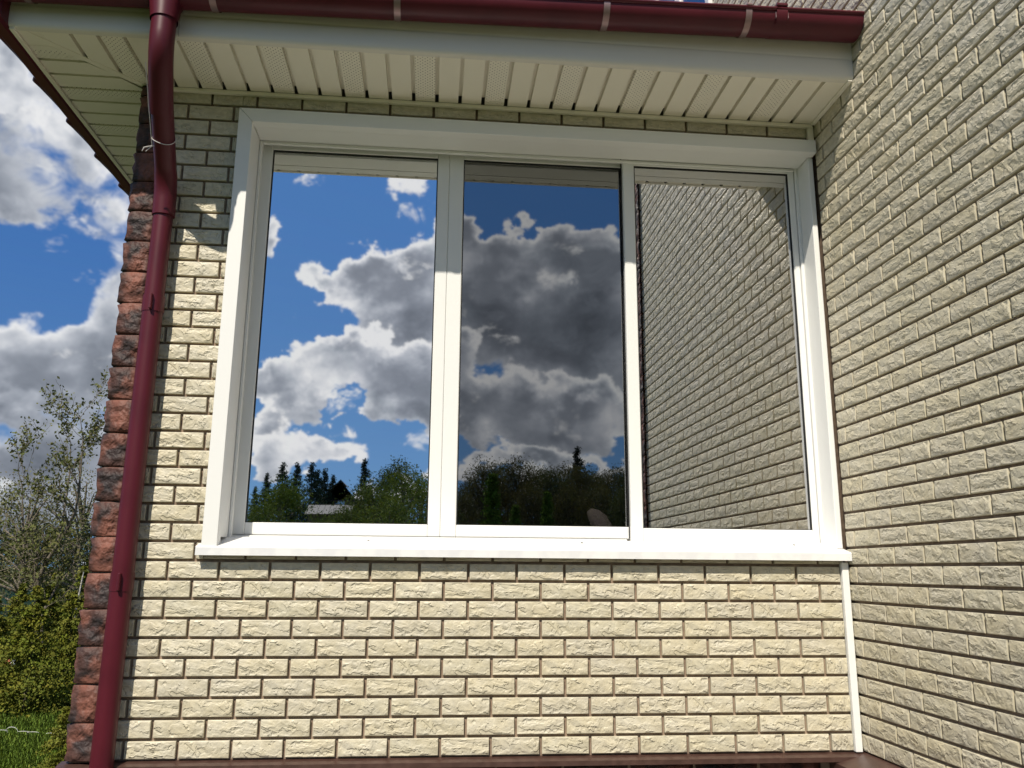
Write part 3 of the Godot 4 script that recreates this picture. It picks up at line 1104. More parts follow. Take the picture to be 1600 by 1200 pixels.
func build_gutter() -> void:
	var sl := 0.0215
	var g := thing("gutter", W(-1.77, 2.95, 0.475), "half-round burgundy gutter along the porch eave", "gutter")
	var cz := 0.475
	var cy := 3.06
	var R := 0.072
	var outer := []
	var inner := []
	for k in 19:
		var a := PI * k / 18.0
		outer.append(Vector2(cz + R * cos(a), cy - R * sin(a)))
		inner.append(Vector2(cz + (R - 0.003) * cos(a), cy - (R - 0.003) * sin(a)))
	inner.reverse()
	var lip := []
	for k in 9:
		var a := TAU * k / 8.0
		lip.append(Vector2(cz + R + 0.002 + 0.009 * cos(a), cy + 0.004 - 0.009 * sin(a)))
	var st := mk()
	for s in [[-3.60, -0.385], [-0.402, -0.012]]:
		var sv := mk()
		var big := 1.0 if s[0] > -1.0 else 0.0
		var o2 := []
		for p in outer:
			o2.append(Vector2(cz, cy) + (p - Vector2(cz, cy)) * (1.0 + 0.022 * big))
		sweep_x(sv, o2, s[0], s[1], sl)
		sweep_x(sv, inner, s[0], s[1], sl)
		sweep_x(sv, lip, s[0], s[1], sl)
		obj("trough", sv, M.burgundy, g)
	# closed ends
	for x in [-0.010, -3.602]:
		st = mk()
		var cc := W(x, cy + sl * x, cz)
		for k in 18:
			var a: Vector2 = outer[k]
			var b: Vector2 = outer[k + 1]
			for dx in [0.0, -0.003]:
				var A := W(x + dx, a.y + sl * x, a.x)
				var B := W(x + dx, b.y + sl * x, b.x)
				if dx == 0.0:
					tri(st, cc, A, B, Vector3.RIGHT)
				else:
					tri(st, cc + Vector3(dx, 0, 0), B, A, Vector3.LEFT)
		obj("end_cap", st, M.burgundy, g)
	# zinc hanger straps round the trough
	for x in [-2.73, -1.996, -1.13, -0.52, -3.45]:
		st = mk()
		var band := []
		for k in 23:
			var a := -0.25 + (PI + 0.25) * k / 22.0
			band.append(Vector2(cz + (R + 0.0035) * cos(a), cy - (R + 0.0035) * sin(a)))
		band.append(Vector2(0.406, cy + 0.02))
		sweep_x(st, band, x - 0.0135, x + 0.0135, sl)
		bx(st, W(x - 0.0125, cy + sl * x + 0.008, cz + R - 0.012), W(x + 0.0125, cy + sl * x + 0.020, cz + R + 0.014), 0.003)
		obj("hanger", st, M.zinc, g)
	# union clip over the joint
	st = mk()
	var clip := []
	for k in 12:
		var a := -0.35 + 1.15 * k / 11.0
		clip.append(Vector2(cz + (R + 0.008) * cos(a), cy - (R + 0.008) * sin(a)))
	sweep_x(st, clip, -0.40, -0.352, sl)
	bx(st, W(-0.40, cy + 0.012 - 0.008, cz + R - 0.004), W(-0.352, cy + 0.028 - 0.008, cz + R + 0.015), 0.004)
	obj("union_clip", st, M.burgundy, g)
	st = mk()
	for x in [-0.4025, -0.3495]:
		bx(st, W(x - 0.0015, cy - 0.045, cz + R + 0.0005 - 0.012), W(x + 0.0015, cy - 0.018, cz + R + 0.006 - 0.004), 0.001)
	obj("clip_wire", st, M.zinc, g)

func bend(pts: Array, r: float, n := 7) -> Array:
	# rounds the corners of a polyline
	var out := [pts[0]]
	for i in range(1, pts.size() - 1):
		var a: Vector3 = (pts[i - 1] - pts[i]).normalized()
		var b: Vector3 = (pts[i + 1] - pts[i]).normalized()
		for k in n + 1:
			var t := k / float(n)
			var p0: Vector3 = pts[i] + a * r
			var p2: Vector3 = pts[i] + b * r
			out.append(p0.lerp(pts[i], t).lerp(pts[i].lerp(p2, t), t))
	out.append(pts[-1])
	return out

func build_downpipe() -> void:
	var d := thing("downpipe", Vector3(-2.99, 0.05, 0.055), "burgundy downpipe bending from the gutter to the house corner", "downpipe")
	var st := mk()
	var x := -2.92
	tube(st, [W(x, 3.0, 0.475), W(x, 2.955, 0.475), W(x, 2.915, 0.475), W(x, 2.872, 0.475), W(x, 2.855, 0.475)], [0.078, 0.076, 0.060, 0.0535, 0.0535], 24, false)
	obj("outlet", st, M.burgundy, d)
	st = mk()
	var path := bend([W(x, 2.868, 0.475), W(x, 2.72, 0.475), W(-2.955, 2.55, 0.30)], 0.075)
	var rr := []
	for p in path:
		rr.append(0.0475)
	tube(st, path, rr, 24)
	obj("elbow", st, M.burgundy, d)
	st = mk()
	path = bend([W(-2.938, 2.63, 0.385), W(-2.985, 2.355, 0.066), W(-2.9855, 2.20, 0.0565)], 0.085)
	rr = []
	for k in path.size():
		rr.append(0.0445 if k < 3 else 0.0465)
	tube(st, path, rr, 24)
	obj("elbow", st, M.burgundy, d)
	# straight lengths, each pushed into the one below
	var spots := [2.215, 1.80, 0.665, -0.80]
	for k in 3:
		st = mk()
		var y1: float = spots[k]
		var y0: float = spots[k + 1] - 0.02
		var f := func(y: float) -> Vector3: return W(-2.9865 - (2.2 - y) * 0.0052, y, 0.056)
		tube(st, [f.call(y1), f.call(y0)], [0.0400 + 0.0008 * k, 0.0400 + 0.0008 * k], 24)
		obj("pipe", st, M.burgundy, d)
	for y in [1.80, 0.665]:
		st = mk()
		var c := W(-2.9865 - (2.2 - y) * 0.0052, y, 0.056)
		tube(st, [c + Vector3(0, -0.036, 0), c + Vector3(0, -0.035, 0), c + Vector3(0, 0.035, 0), c + Vector3(0, 0.036, 0)], [0.0425, 0.0440, 0.0440, 0.0425], 24)
		bx(st, c + Vector3(0.000, -0.033, 0.040), c + Vector3(0.011, 0.033, 0.060), 0.003)
		bx(st, c + Vector3(-0.015, -0.02, -0.060), c + Vector3(0.015, 0.02, -0.03), 0.003)
		obj("clamp", st, M.burgundy, d)
	# thin cord hanging from the soffit and looped round the pipe
	var s := thing("cord", W(-3.04, 2.4, 0.2), "thin pale cord looped round the downpipe below the soffit", "cord")
	st = mk()
	var d0 := pixel_ray(237, 228)
	var d1 := pixel_ray(228, 97)
	var knot := EYE + d0 * ((0.245 - EYE.z) / d0.z)
	var top := EYE + d1 * ((0.455 - EYE.z) / d1.z)
	var run := []
	for k in 7:
		run.append(top.lerp(knot, k / 6.0) + Vector3(rng.randf_range(-0.002, 0.002), 0, 0))
	tube(st, run, [0.0016, 0.0016, 0.0016, 0.0016, 0.0016, 0.0016, 0.0016], 6)
	obj("line", st, M.cord, s)
	st = mk()
	var loop := []
	var lr := []
	var axis := (W(-2.985, 2.355, 0.066) - W(-2.938, 2.63, 0.385)).normalized()
	var cen := W(-2.963, 2.482, 0.215)
	var ux := axis.cross(Vector3.RIGHT).normalized()
	var vx := ux.cross(axis).normalized()
	for k in 21:
		var a := TAU * k / 20.0
		loop.append(cen + (ux * cos(a) + vx * sin(a)) * 0.0475 + Vector3(0, -0.01 * (1.0 + sin(a * 2.0)) * 0.5, 0))
		lr.append(0.0018)
	tube(st, loop, lr, 6)
	obj("loop", st, M.cord, s)
	st = mk()
	tube(st, [knot, knot + Vector3(-0.012, -0.008, 0.008), knot + Vector3(-0.026, -0.014, 0.01), knot + Vector3(-0.034, -0.028, 0.006)], [0.002, 0.0028, 0.003, 0.0012], 6)
	tube(st, [knot + Vector3(0.01, 0, 0), knot, knot + Vector3(-0.02, -0.028, 0.004)], [0.0016, 0.003, 0.0012], 6)
	obj("knot", st, M.cord, s)

# ------------------------------------------------------------------ plants
func leaf(st: SurfaceTool, c: Vector3, size: float, col: Color, r: RandomNumberGenerator, lean := Vector3.ZERO) -> void:
	var n := Vector3(r.randfn(), r.randfn(), r.randfn()).normalized()
	var u := (Vector3(r.randfn(), r.randfn(), r.randfn()) + lean).normalized()
	var v := n.cross(u).normalized() * size * 0.36
	u *= size * 0.6
	var nn := (c + u - c).cross(v).normalized()
	st.set_color(col)
	st.set_normal(nn)
	st.add_vertex(c - u)
	st.add_vertex(c + v)
	st.add_vertex(c + u)
	st.add_vertex(c - u)
	st.add_vertex(c + u)
	st.add_vertex(c - v)

func shade(base: Color, r: RandomNumberGenerator, spread := 0.3) -> Color:
	var k := 1.0 + r.randf_range(-spread, spread)
	return Color(base.r * k * r.randf_range(0.9, 1.12), base.g * k, base.b * k * r.randf_range(0.85, 1.15))

# crown of leaf clumps round an ellipsoid; trunk below; origin at the foot
func broadleaf(seed_: int, height: float, wide: float, clumps: int, leaves: int, size: float, col: Color) -> Array:
	var r := RandomNumberGenerator.new()
	r.seed = seed_
	var tr := mk()
	var cr := mk()
	tube(tr, [Vector3(0, -0.4, 0), Vector3(0.03, height * 0.25, 0.02), Vector3(0, height * 0.6, 0), Vector3(0.05, height * 0.9, 0)], [height * 0.022, height * 0.018, height * 0.011, height * 0.004], 7)
	for k in clumps:
		var t := sqrt(r.randf())
		var y := lerpf(0.06, 1.0, pow(r.randf(), 0.9))
		var reach := wide * 0.5 * sqrt(maxf(0.02, 1.0 - pow((y - 0.42) / 0.60, 2.0)))
		var a := r.randf() * TAU
		var c := Vector3(cos(a) * reach * t, y * height * r.randf_range(0.92, 1.03), sin(a) * reach * t)
		if k % 3 == 0:
			tube(tr, [Vector3(0, c.y * 0.7, 0), Vector3(c.x * 0.5, c.y * 0.88, c.z * 0.5), c], [height * 0.009, height * 0.006, height * 0.002], 5)
		var cs := height * r.randf_range(0.05, 0.10)
		var cc := shade(col, r, 0.3)
		for j in leaves:
			leaf(cr, c + Vector3(r.randfn(), r.randfn() * 0.9, r.randfn()).limit_length(1.5) * cs, size * r.randf_range(0.7, 1.3), shade(cc, r, 0.22), r)
	return [tr.commit(), cr.commit()]

func conifer(seed_: int, height: float, wide: float, tiers: int, size: float, col: Color, dense := 26) -> Array:
	var r := RandomNumberGenerator.new()
	r.seed = seed_
	var tr := mk()
	var cr := mk()
	tube(tr, [Vector3(0, -0.4, 0), Vector3(0, height * 0.5, 0), Vector3(0, height * 0.98, 0)], [height * 0.018, height * 0.011, height * 0.003], 6)
	for t in tiers:
		var f := t / float(tiers - 1)
		var y := lerpf(0.07, 0.99, f) * height
		var reach := wide * 0.5 * pow(1.0 - f, 1.05) * r.randf_range(0.75, 1.12) + wide * 0.02
		var boughs := int(lerpf(12, 4, f))
		for b in boughs:
			var a := r.randf() * TAU
			var len := reach * r.randf_range(0.65, 1.1)
			var y2 := y + r.randfn() * height * 0.018
			var tip := Vector3(cos(a) * len, y2 - len * 0.22, sin(a) * len)
			var cc := shade(col, r, 0.25)
			for j in dense:
				var s := sqrt(r.randf())
				var p := Vector3(0, y2, 0).lerp(tip, s) + Vector3(r.randfn(), r.randfn() * 0.6, r.randfn()) * (height * 0.014 + len * 0.08)
				leaf(cr, p, size * r.randf_range(0.7, 1.3), shade(cc, r, 0.2), r, Vector3(cos(a), -0.4, sin(a)))
	return [tr.commit(), cr.commit()]

func plant(called: String, form: Array, at: Vector3, turn: float, scale_: float, label: String, category: String, leafy: Material, group := "", bark: Material = null) -> Node3D:
	var o := thing(called, at, label, category, group)
	o.rotation.y = turn
	o.scale = Vector3.ONE * scale_
	for k in 2:
		var p := MeshInstance3D.new()
		p.name = ["trunk", "crown"][k]
		p.mesh = form[k]
		p.material_override = (bark if bark else M.bark) if k == 0 else leafy
		o.add_child(p)
	return o

# open spring tree: forked trunk, long twigs, small pale leaves
func spring_tree(seed_: int, height: float, limbs := []) -> Array:
	var r := RandomNumberGenerator.new()
	r.seed = seed_
	var tr := mk()
	var cr := mk()
	var jobs := [[Vector3(0, -0.3, 0), Vector3(-0.05, 1, 0.1).normalized(), height * 0.30, 0.052, 0], ]
	if limbs.size():
		jobs = []
		for l in limbs:
			var pts: Array = l[0]
			var rad := []
			for k in pts.size():
				rad.append(lerpf(l[1], l[2], k / float(pts.size() - 1)))
				if k >= 2:
					var way: Vector3 = (pts[k] - pts[k - 1]).normalized()
					for c in 2:
						var off := Vector3(r.randfn(), r.randf_range(-0.1, 0.9), r.randfn()).normalized()
						jobs.append([pts[k], (way * 0.6 + off).normalized(), r.randf_range(0.26, 0.46), maxf(0.004, rad[k] * 0.5), 2])
			tube(tr, pts, rad, 8, false)
	var count := 0
	while jobs.size():
		var j: Array = jobs.pop_back()
		count += 1
		var p: Vector3 = j[0]
		var way: Vector3 = j[1]
		var level: int = j[4]
		var pts := [p]
		var rad := [j[3]]
		var segs := 5
		for k in segs:
			way = (way + Vector3(r.randfn(), r.randfn() * 0.5 + (0.25 if level > 0 else 0.0), r.randfn()) * (0.13 + 0.03 * level)).normalized()
			p += way * j[2] / segs
			pts.append(p)
			rad.append(j[3] * lerpf(1.0, 0.55, (k + 1.0) / segs))
			if level >= 2:
				for q in (2 if level == 2 else 3):
					if r.randf() < 0.48:
						leaf(cr, p + Vector3(r.randfn(), r.randfn(), r.randfn()) * 0.03, r.randf_range(0.03, 0.055), shade(Color(0.125, 0.135, 0.055), r, 0.25), r)
			if level < 4 and k >= 1:
				var kids: int = [2, 2, 2, 1][level] if k == segs - 1 else (1 if r.randf() < [0.35, 0.8, 0.75, 0.35][level] else 0)
				for c in kids:
					var off := Vector3(r.randfn(), r.randfn() * 0.4, r.randfn()).normalized()
					jobs.append([p, (way + off * r.randf_range(0.45, 0.85)).normalized(), j[2] * r.randf_range(0.55, 0.85), maxf(0.003, rad[-1] * r.randf_range(0.5, 0.75)), level + 1])
		tube(tr, pts, rad, 7 if level < 2 else 4, false)
	return [tr.commit(), cr.commit()]

func build_garden() -> void:
	var feathery := Color(0.13, 0.145, 0.026)
	var forms := []
	for k in 3:
		forms.append(conifer(100 + k, 1.45, 1.5, 18, 0.034, feathery, 90))
	var spots := [[36, 1112, 0.92, "big feathery yellow-green conifer shrub spreading over the lawn edge"], [98, 1088, 0.85, "feathery golden conifer shrub half behind the corner stones"], [-30, 1105, 0.85, "feathery golden conifer shrub standing beside the pink tulip"], [66, 1062, 1.0, "tall feathery conifer shrub at the foot of the forked apple tree"], [112, 1052, 1.1, "tall golden conifer shrub beside the white-barked sapling"], [20, 1040, 0.9, "feathery conifer shrub in front of the teal garden fence"]]
	for i in spots.size():
		var s: Array = spots[i]
		plant("conifer_shrub", forms[i % 3], ground_at(s[0], s[1]), i * 1.3, s[2], s[3], "shrub", M.needle, "conifer shrubs at the lawn edge")
	plant("conifer_shrub", forms[1], ground_at(88, 1250), 2.0, 0.42, "low golden shrub top beside the house corner foot", "shrub", M.needle, "conifer shrubs at the lawn edge")
	var root := ground_at(52, 1078)
	var limb := func(list: Array) -> Array:
		var out := []
		for p in list:
			var d := pixel_ray(p[0], p[1])
			out.append(EYE + d * ((root.z - EYE.z) / d.z) - root + Vector3(0, 0, p[2]))
		return out
	var limbs := [
		[limb.call([[52, 1090, 0], [54, 1020, 0], [58, 950, 0.03], [62, 908, 0.05], [76, 880, 0.1], [96, 852, 0.12], [115, 828, 0.2], [128, 800, 0.22], [136, 765, 0.25], [138, 720, 0.3]]), 0.040, 0.010],
		[limb.call([[60, 925, 0.04], [54, 895, -0.05], [47, 870, -0.1], [32, 862, -0.1], [14, 840, -0.15], [-6, 825, -0.2]]), 0.024, 0.010],
		[limb.call([[68, 1080, 0.1], [70, 1000, 0.1], [72, 955, 0.1], [88, 918, 0.0], [104, 895, -0.05], [118, 868, -0.1]]), 0.022, 0.008],
		[limb.call([[96, 852, 0.12], [100, 800, 0.0], [104, 740, -0.1], [106, 690, -0.1]]), 0.018, 0.006],
		[limb.call([[128, 800, 0.22], [140, 740, 0.3], [143, 690, 0.3], [141, 660, 0.35]]), 0.014, 0.004],
		[limb.call([[32, 862, -0.1], [30, 800, -0.1], [32, 760, -0.05], [28, 735, 0]]), 0.015, 0.004],
		[limb.call([[72, 885, 0.1], [88, 868, 0.3], [60, 880, 0.4], [20, 895, 0.5]]), 0.012, 0.005],
	]
	plant("apple_tree", spring_tree(7, 4.3, limbs), root, 0.0, 1.0, "forked apple tree with pale spring leaves beside the house corner", "tree", M.leaf)
	plant("apple_tree", spring_tree(12, 3.9), ground_at(150, 1040), 2.4, 0.52, "slim spring tree rising behind the red corner stones", "tree", M.leaf)
	plant("apple_tree", spring_tree(19, 3.6), ground_at(-25, 1030), 4.0, 0.55, "leaning spring tree with pale twigs beyond the feathery shrubs", "tree", M.leaf)
	var wf := [broadleaf(201, 4.0, 3.6, 110, 45, 0.05, Color(0.13, 0.13, 0.07)), broadleaf(202, 4.4, 3.2, 110, 45, 0.05, Color(0.15, 0.15, 0.08))]
	for s in [[20, 985, 0, 0.95, "hazy grey-green willow bush behind the apple tree"], [110, 980, 1, 1.0, "hazy willow bush behind the slim spring tree"], [-70, 975, 1, 1.05, "grey willow bush beyond the garden fence corner"]]:
		plant("willow_bush", wf[s[2]], ground_at(s[0], s[1]), s[0] * 0.1, s[3], s[4], "bush", M.leaf, "willow bushes beyond the fence")
	var df := [broadleaf(211, 2.6, 4.6, 120, 80, 0.06, Color(0.035, 0.05, 0.015)), broadleaf(212, 3.0, 4.2, 120, 80, 0.06, Color(0.045, 0.055, 0.018))]
	for s in [[-20, 965, 0, "dark dense hedge bush left of the teal fence"], [60, 962, 1, "dark dense hedge bush above the teal fence"], [130, 960, 0, "dark dense hedge bush behind the white-barked sapling"]]:
		plant("hedge_bush", df[s[2]], ground_at(s[0], s[1]), s[0] * 0.2, 1.0, s[3], "bush", M.leaf, "dark bushes closing the garden")
	var far := conifer(221, 9.0, 4.0, 18, 0.35, Color(0.035, 0.05, 0.022), 20)
	for s in [[-40, 925, 0.8], [40, 922, 0.62], [170, 922, 0.9]]:
		plant("spruce_tree", far, ground_at(s[0], s[1]), s[0], s[2], "distant dark spruce beyond the garden hedge", "tree", M.needle, "far spruces beyond the hedge")
	# white-barked sapling
	var sp := thing("sapling", ground_at(101, 1062), "thin white-barked sapling among the golden shrubs", "sapling")
	var st := mk()
	var b := ground_at(101, 1062)
	tube(st, [b, b + Vector3(0.02, 0.5, 0), b + Vector3(0.05, 1.0, 0.02), b + Vector3(0.09, 1.55, 0)], [0.020, 0.018, 0.015, 0.008], 8)
	obj("trunk", st, M.birch, sp)
	# fence of sheet panels
	var f0 := ground_at(-120, 975)
	var f1 := ground_at(60, 975)
	var fw := thing("garden_fence", f0.lerp(f1, 0.5), "teal sheet-metal garden fence behind the shrubs", "fence")
	var along := (f1 - f0).normalized()
	var count := int(f0.distance_to(f1) / 0.6)
	for k in count:
		st = mk()
		bx(st, Vector3(-0.295, 0.05, -0.02), Vector3(0.295, 1.05, 0.02), 0.01)
		var o := obj("panel", st, M.fence, fw)
		o.transform = Transform3D(Basis(along, Vector3.UP, along.cross(Vector3.UP)), f0 + along * (0.6 * k + 0.3) - origin_of(fw))
	# tulip, arched edging
	var tp := ground_at(4, 1075)
	var tu := thing("tulip", tp, "pink and white tulips beside the feathery shrub", "flower")
	st = mk()
	for k in 3:
		tube(st, [tp + Vector3(0.05 * k, 0, 0), tp + Vector3(0.05 * k + 0.01, 0.30, 0.02 * k)], [0.006, 0.005], 5)
	obj("stem", st, M.lawn, tu)
	for k in 3:
		st = mk()
		var c := tp + Vector3(0.05 * k + 0.01, 0.33, 0.02 * k)
		tube(st, [c + Vector3(0, -0.035, 0), c + Vector3(0, -0.015, 0), c + Vector3(0, 0.015, 0), c + Vector3(0, 0.04, 0)], [0.008, 0.03, 0.032, 0.018], 9)
		obj("flower_cup", st, M.petal if k < 2 else M.white_plastic, tu)
	for k in 6:
		var px: float = [2, 18, 36, 51, 81, 92][k]
		var c := ground_at(px, 1147 + px * 0.06)
		var ar := thing("edging_arch", c, "small white wire arch edging the lawn", "garden edging", "white wire arches across the lawn")
		st = mk()
		var arc := []
		var rr := []
		for j in 9:
			var a := PI * j / 8.0
			arc.append(c + Vector3(cos(a) * 0.055, sin(a) * (0.045 if k == 1 else 0.012) + 0.03, sin(a) * 0.02))
			rr.append(0.0022)
		arc.push_front(arc[0] - Vector3(0, 0.05, 0))
		arc.append(arc[-1] - Vector3(0, 0.05, 0))
		rr.append_array([0.0022, 0.0022])
		tube(st, arc, rr, 5)
		obj("wire", st, M.white_plastic, ar)
	# grass: too many blades to count
	var mm := MultiMesh.new()
	mm.transform_format = MultiMesh.TRANSFORM_3D
	mm.use_colors = true
	var bs := mk()
	for k in 4:
		var a := k * 1.7
		var o := Vector3(cos(a), 0, sin(a)) * 0.012
		var n := Vector3(sin(a), 0.6, cos(a)).normalized()
		bs.set_color(Color.WHITE)
		bs.set_normal(n)
		var side := Vector3(-sin(a), 0, cos(a)) * 0.0035
		bs.add_vertex(o - side)
		bs.add_vertex(o + side)
		bs.add_vertex(o * 2.6 + Vector3(0, 0.020 + 0.008 * k, 0))
	mm.mesh = bs.commit()
	var q := []
	var r := RandomNumberGenerator.new()
	r.seed = 4
	for k in 26000:
		var p := ground_at(r.randf_range(-25, 135), lerpf(1235.0, 1062.0, pow(r.randf(), 1.25)))
		q.append(p)
	mm.instance_count = q.size()
	for k in q.size():
		var s := r.randf_range(0.6, 1.25)
		mm.set_instance_transform(k, Transform3D(Basis(Vector3.UP, r.randf() * TAU).scaled(Vector3(s, s * r.randf_range(0.7, 1.3), s)), q[k]))
		mm.set_instance_color(k, shade(Color(0.20, 0.31, 0.06), r, 0.35))
	var gr := MultiMeshInstance3D.new()
	gr.name = "grass"
	gr.multimesh = mm
	gr.material_override = M.leaf
	gr.set_meta("kind", "stuff")
	tag(gr, "short green lawn grass left of the house corner", "grass")
	add_child(gr)

func hill_height(z: float) -> float:
	return 4.6 * smoothstep(14.0, 80.0, z)

# a place behind the viewer whose mirror image in the window shows at that pixel, d metres from the glass
func mirrored(px: float, py: float, d: float) -> Vector3:
	var w := pixel_ray(px, py)
	var g := EYE + w * ((-0.19 - EYE.z) / w.z)
	w.z = -w.z
	return g + w * ((d + 0.19) / w.z)

func behind(called: String, form: Array, tall: float, px: float, py: float, d: float, label: String, leafy: Material, group := "") -> void:
	var top := mirrored(px, py, d)
	var foot := hill_height(d)
	plant(called, form, Vector3(top.x, foot, d), px * 0.7, (top.y - foot) / tall, label, "tree", leafy, group)

func build_behind() -> void:
	# the hillside the panes mirror
	var sp := [conifer(301, 9.0, 6.4, 30, 0.20, Color(0.030, 0.048, 0.030), 24), conifer(302, 9.0, 5.2, 28, 0.20, Color(0.034, 0.050, 0.032), 24)]
	var k := 0
	for s in [[443, 727, 70], [465, 727, 72], [488, 727, 68], [418, 742, 66], [497, 738, 74], [400, 762, 60], [508, 736, 76], [570, 720, 66], [520, 746, 82]]:
		behind("spruce_tree", sp[k % 2], 9.0, s[0], s[1], s[2], "dark spruce on the hillside mirrored in the left pane", M.needle, "dark spruces mirrored in the left pane")
		k += 1
	behind("spruce_tree", sp[1], 9.0, 902, 702, 66, "thin tall spruce standing out of the treeline mirrored in the middle pane", M.needle)
	var pine := broadleaf(311, 9.0, 4.0, 60, 60, 0.20, Color(0.04, 0.06, 0.03))
	for s in [[621, 724, 75], [600, 738, 78]]:
		behind("pine_tree", pine, 9.0, s[0], s[1], s[2], "loose pine crown above the green birch mirrored in the left pane", M.leaf, "loose pines mirrored in the left pane")
	var gb := [broadleaf(321, 5.0, 3.8, 110, 110, 0.075, Color(0.085, 0.125, 0.028)), broadleaf(322, 5.0, 4.2, 120, 110, 0.075, Color(0.095, 0.13, 0.036)), broadleaf(323, 5.0, 3.4, 110, 110, 0.075, Color(0.08, 0.11, 0.034))]
	for s in [[440, 758, 26, 0, "rounded fresh green tree mirrored in the lower corner of the left pane"], [405, 792, 24, 1, "low green tree beside the rounded one mirrored in the left pane"], [632, 736, 27, 1, "wide spring-green birch mirrored beside the left mullion"], [585, 764, 25, 2, "green birch beside the metal-roofed shed mirrored in the left pane"], [660, 752, 30, 0, "green tree beside the wide birch mirrored in the left pane"], [610, 782, 22, 1, "low green bush under the wide birch mirrored in the left pane"], [550, 798, 24, 2, "low bush before the metal-roofed shed mirrored in the left pane"], [520, 808, 26, 0, "small bush under the metal shed roof mirrored in the left pane"]]:
		behind("green_tree", gb[s[3]], 5.0, s[0], s[1], s[2], s[4], M.leaf, "green trees mirrored in the left pane")
	var th := conifer(331, 4.2, 1.6, 30, 0.07, Color(0.11, 0.19, 0.026), 60)
	behind("thuja", th, 4.2, 770, 742, 21, "fresh green cone-shaped thuja mirrored in the middle pane", M.needle)
	behind("thuja", th, 4.2, 806, 790, 24, "small green cone-shaped thuja beside the big one mirrored in the middle pane", M.needle)
	behind("thuja", th, 4.2, 855, 770, 30, "green cone-shaped thuja before the dark trees mirrored in the middle pane", M.needle)
	var dk := [broadleaf(341, 9.0, 5.6, 120, 80, 0.17, Color(0.10, 0.10, 0.05)), broadleaf(342, 9.0, 6.2, 120, 80, 0.17, Color(0.12, 0.12, 0.06)), broadleaf(343, 9.0, 5.0, 120, 80, 0.17, Color(0.09, 0.11, 0.05))]
	k = 0
	for s in [[735, 752, 62], [757, 728, 60], [782, 730, 66], [812, 722, 62], [840, 740, 60], [860, 738, 58], [880, 732, 64], [905, 735, 60], [925, 742, 62], [945, 740, 66], [968, 736, 60], [985, 742, 58], [1000, 738, 62], [722, 775, 54], [690, 770, 64], [830, 760, 48], [930, 765, 46], [975, 770, 44], [890, 765, 48]]:
		behind("bare_tree", dk[k % 3], 9.0, s[0], s[1], s[2], "dark budding tree in the treeline mirrored in the middle pane", M.leaf, "budding trees mirrored in the middle pane")
		k += 1
	# shed with a metal roof and a house up the slope
	var a := mirrored(478, 786, 50)
	var b := mirrored(550, 786, 50)
	var g := hill_height(50)
	var sh := thing("shed", Vector3((a.x + b.x) / 2, g, 51), "dark shed with grey metal roof mirrored in the left pane", "shed")
	var st := mk()
	bx(st, Vector3(a.x + 0.15, g - 0.5, 50.2), Vector3(b.x - 0.15, a.y - 0.62, 52.5), 0.02)
	obj("wall", st, M.timber, sh)
	var n := 8
	for i in n:
		st = mk()
		var x0 := lerpf(a.x, b.x, i / float(n))
		var x1 := lerpf(a.x, b.x, (i + 1.0) / n) - 0.02
		quad(st, Vector3(x0, a.y - 0.66, 49.8), Vector3(x1, a.y - 0.66, 49.8), Vector3(x1, a.y, 51.4), Vector3(x0, a.y, 51.4), Vector3(0, 1, -1))
		quad(st, Vector3(x0, a.y, 51.4), Vector3(x1, a.y, 51.4), Vector3(x1, a.y - 0.66, 53.0), Vector3(x0, a.y - 0.66, 53.0), Vector3(0, 1, 1))
		obj("roof_sheet", st, M.metal_roof, sh)
	var p := mirrored(532, 750, 76)
	g = hill_height(76)
	var ho := thing("house", Vector3(p.x, g, 78), "brown gabled cottage among spruces mirrored in the left pane", "house")
	st = mk()
	var hw := 1.75
	var hy := p.y - 1.9
	bx(st, Vector3(p.x - hw + 0.2, g - 0.5, 76.2), Vector3(p.x + hw - 0.2, hy, 82), 0.02)
	tri(st, Vector3(p.x - hw + 0.2, hy, 76.2), Vector3(p.x, p.y - 0.15, 76.2), Vector3(p.x + hw - 0.2, hy, 76.2), Vector3.FORWARD)
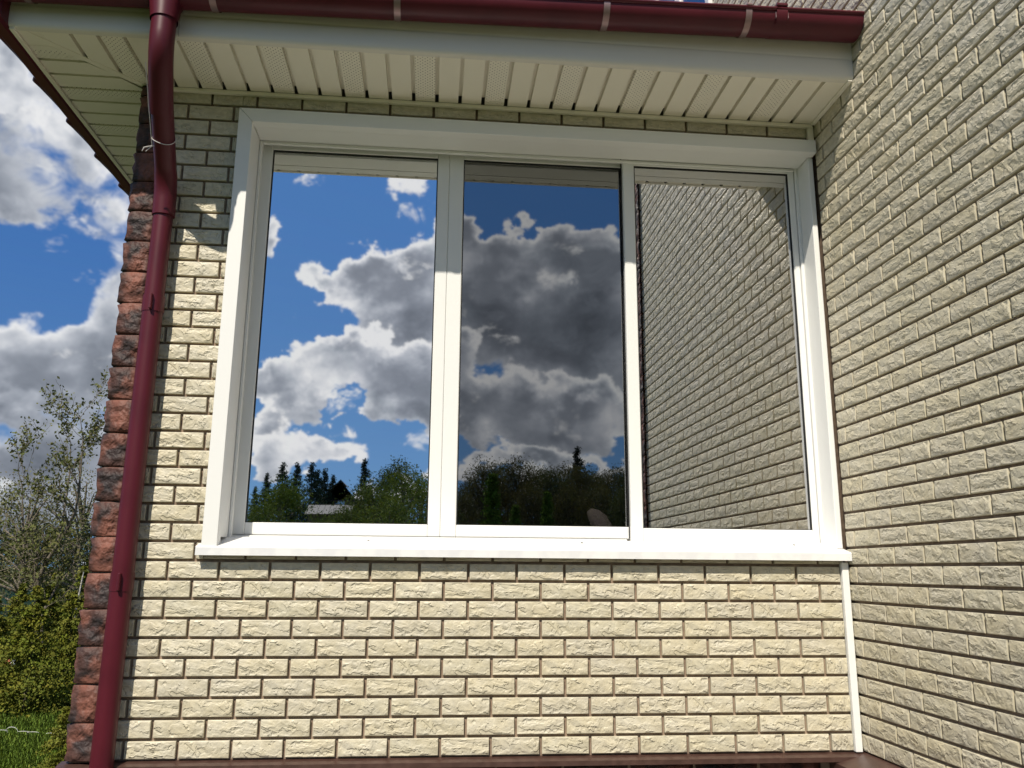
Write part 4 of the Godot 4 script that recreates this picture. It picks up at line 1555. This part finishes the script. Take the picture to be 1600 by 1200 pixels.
	obj("wall", st, M.timber, ho)
	st = mk()
	for s in [-1.0, 1.0]:
		quad(st, Vector3(p.x, p.y, 75.8), Vector3(p.x + s * hw * 1.1, hy - 0.15, 75.8), Vector3(p.x + s * hw * 1.1, hy - 0.15, 82.4), Vector3(p.x, p.y, 82.4), Vector3(s, 1, 0))
	obj("roof", st, M.dark_roof, ho)
	st = mk()
	bx(st, Vector3(p.x - 0.45, hy - 1.0, 76.12), Vector3(p.x + 0.45, hy - 0.1, 76.19), 0.02)
	obj("window", st, M.glass_dark, ho)

func build_ground() -> void:
	var st := mk()
	var zs := [-400.0, -60.0, -20.0, -5.0, 0.0, 5.0, 10.0, 14.0, 20.0, 26.0, 32.0, 38.0, 44.0, 50.0, 56.0, 62.0, 68.0, 74.0, 80.0, 90.0, 400.0]
	var xs := [-400.0, -60.0, -20.0, 0.0, 20.0, 60.0, 400.0]
	st.set_smooth_group(0)
	for j in zs.size() - 1:
		for i in xs.size() - 1:
			var q := []
			for c in [[i, j], [i + 1, j], [i + 1, j + 1], [i, j + 1]]:
				q.append(Vector3(xs[c[0]], hill_height(zs[c[1]]), zs[c[1]]))
			for c in [0, 1, 2, 0, 2, 3]:
				st.add_vertex(q[c])
	st.generate_normals()
	var o := obj("ground", st, M.lawn, self)
	structure(o)
	st = mk()
	bx(st, Vector3(-4.25, -0.2, 0.0), Vector3(-0.12, 0.06, 1.25), 0.01)
	bx(st, Vector3(-4.25, -0.2, -3.6), Vector3(-3.16, 0.06, -0.001), 0.01)
	bx(st, Vector3(-1.3, -0.2, 1.2505), Vector3(-0.12, 0.06, 3.4), 0.01)
	var ap := obj("bounce_pavement", st, M.bounce_concrete, self)  # unseen paving, added to bounce neutral light up under the eave
	structure(ap)

func _ready() -> void:
	rng.seed = 2024
	make_view()
	make_materials()
	make_brick_meshes()
	build_ground()
	build_room()
	build_front_wall()
	build_side_wall()
	build_plinth()
	build_quoins()
	build_eave()
	build_window()
	build_gutter()
	build_downpipe()
	build_behind()
	build_garden()
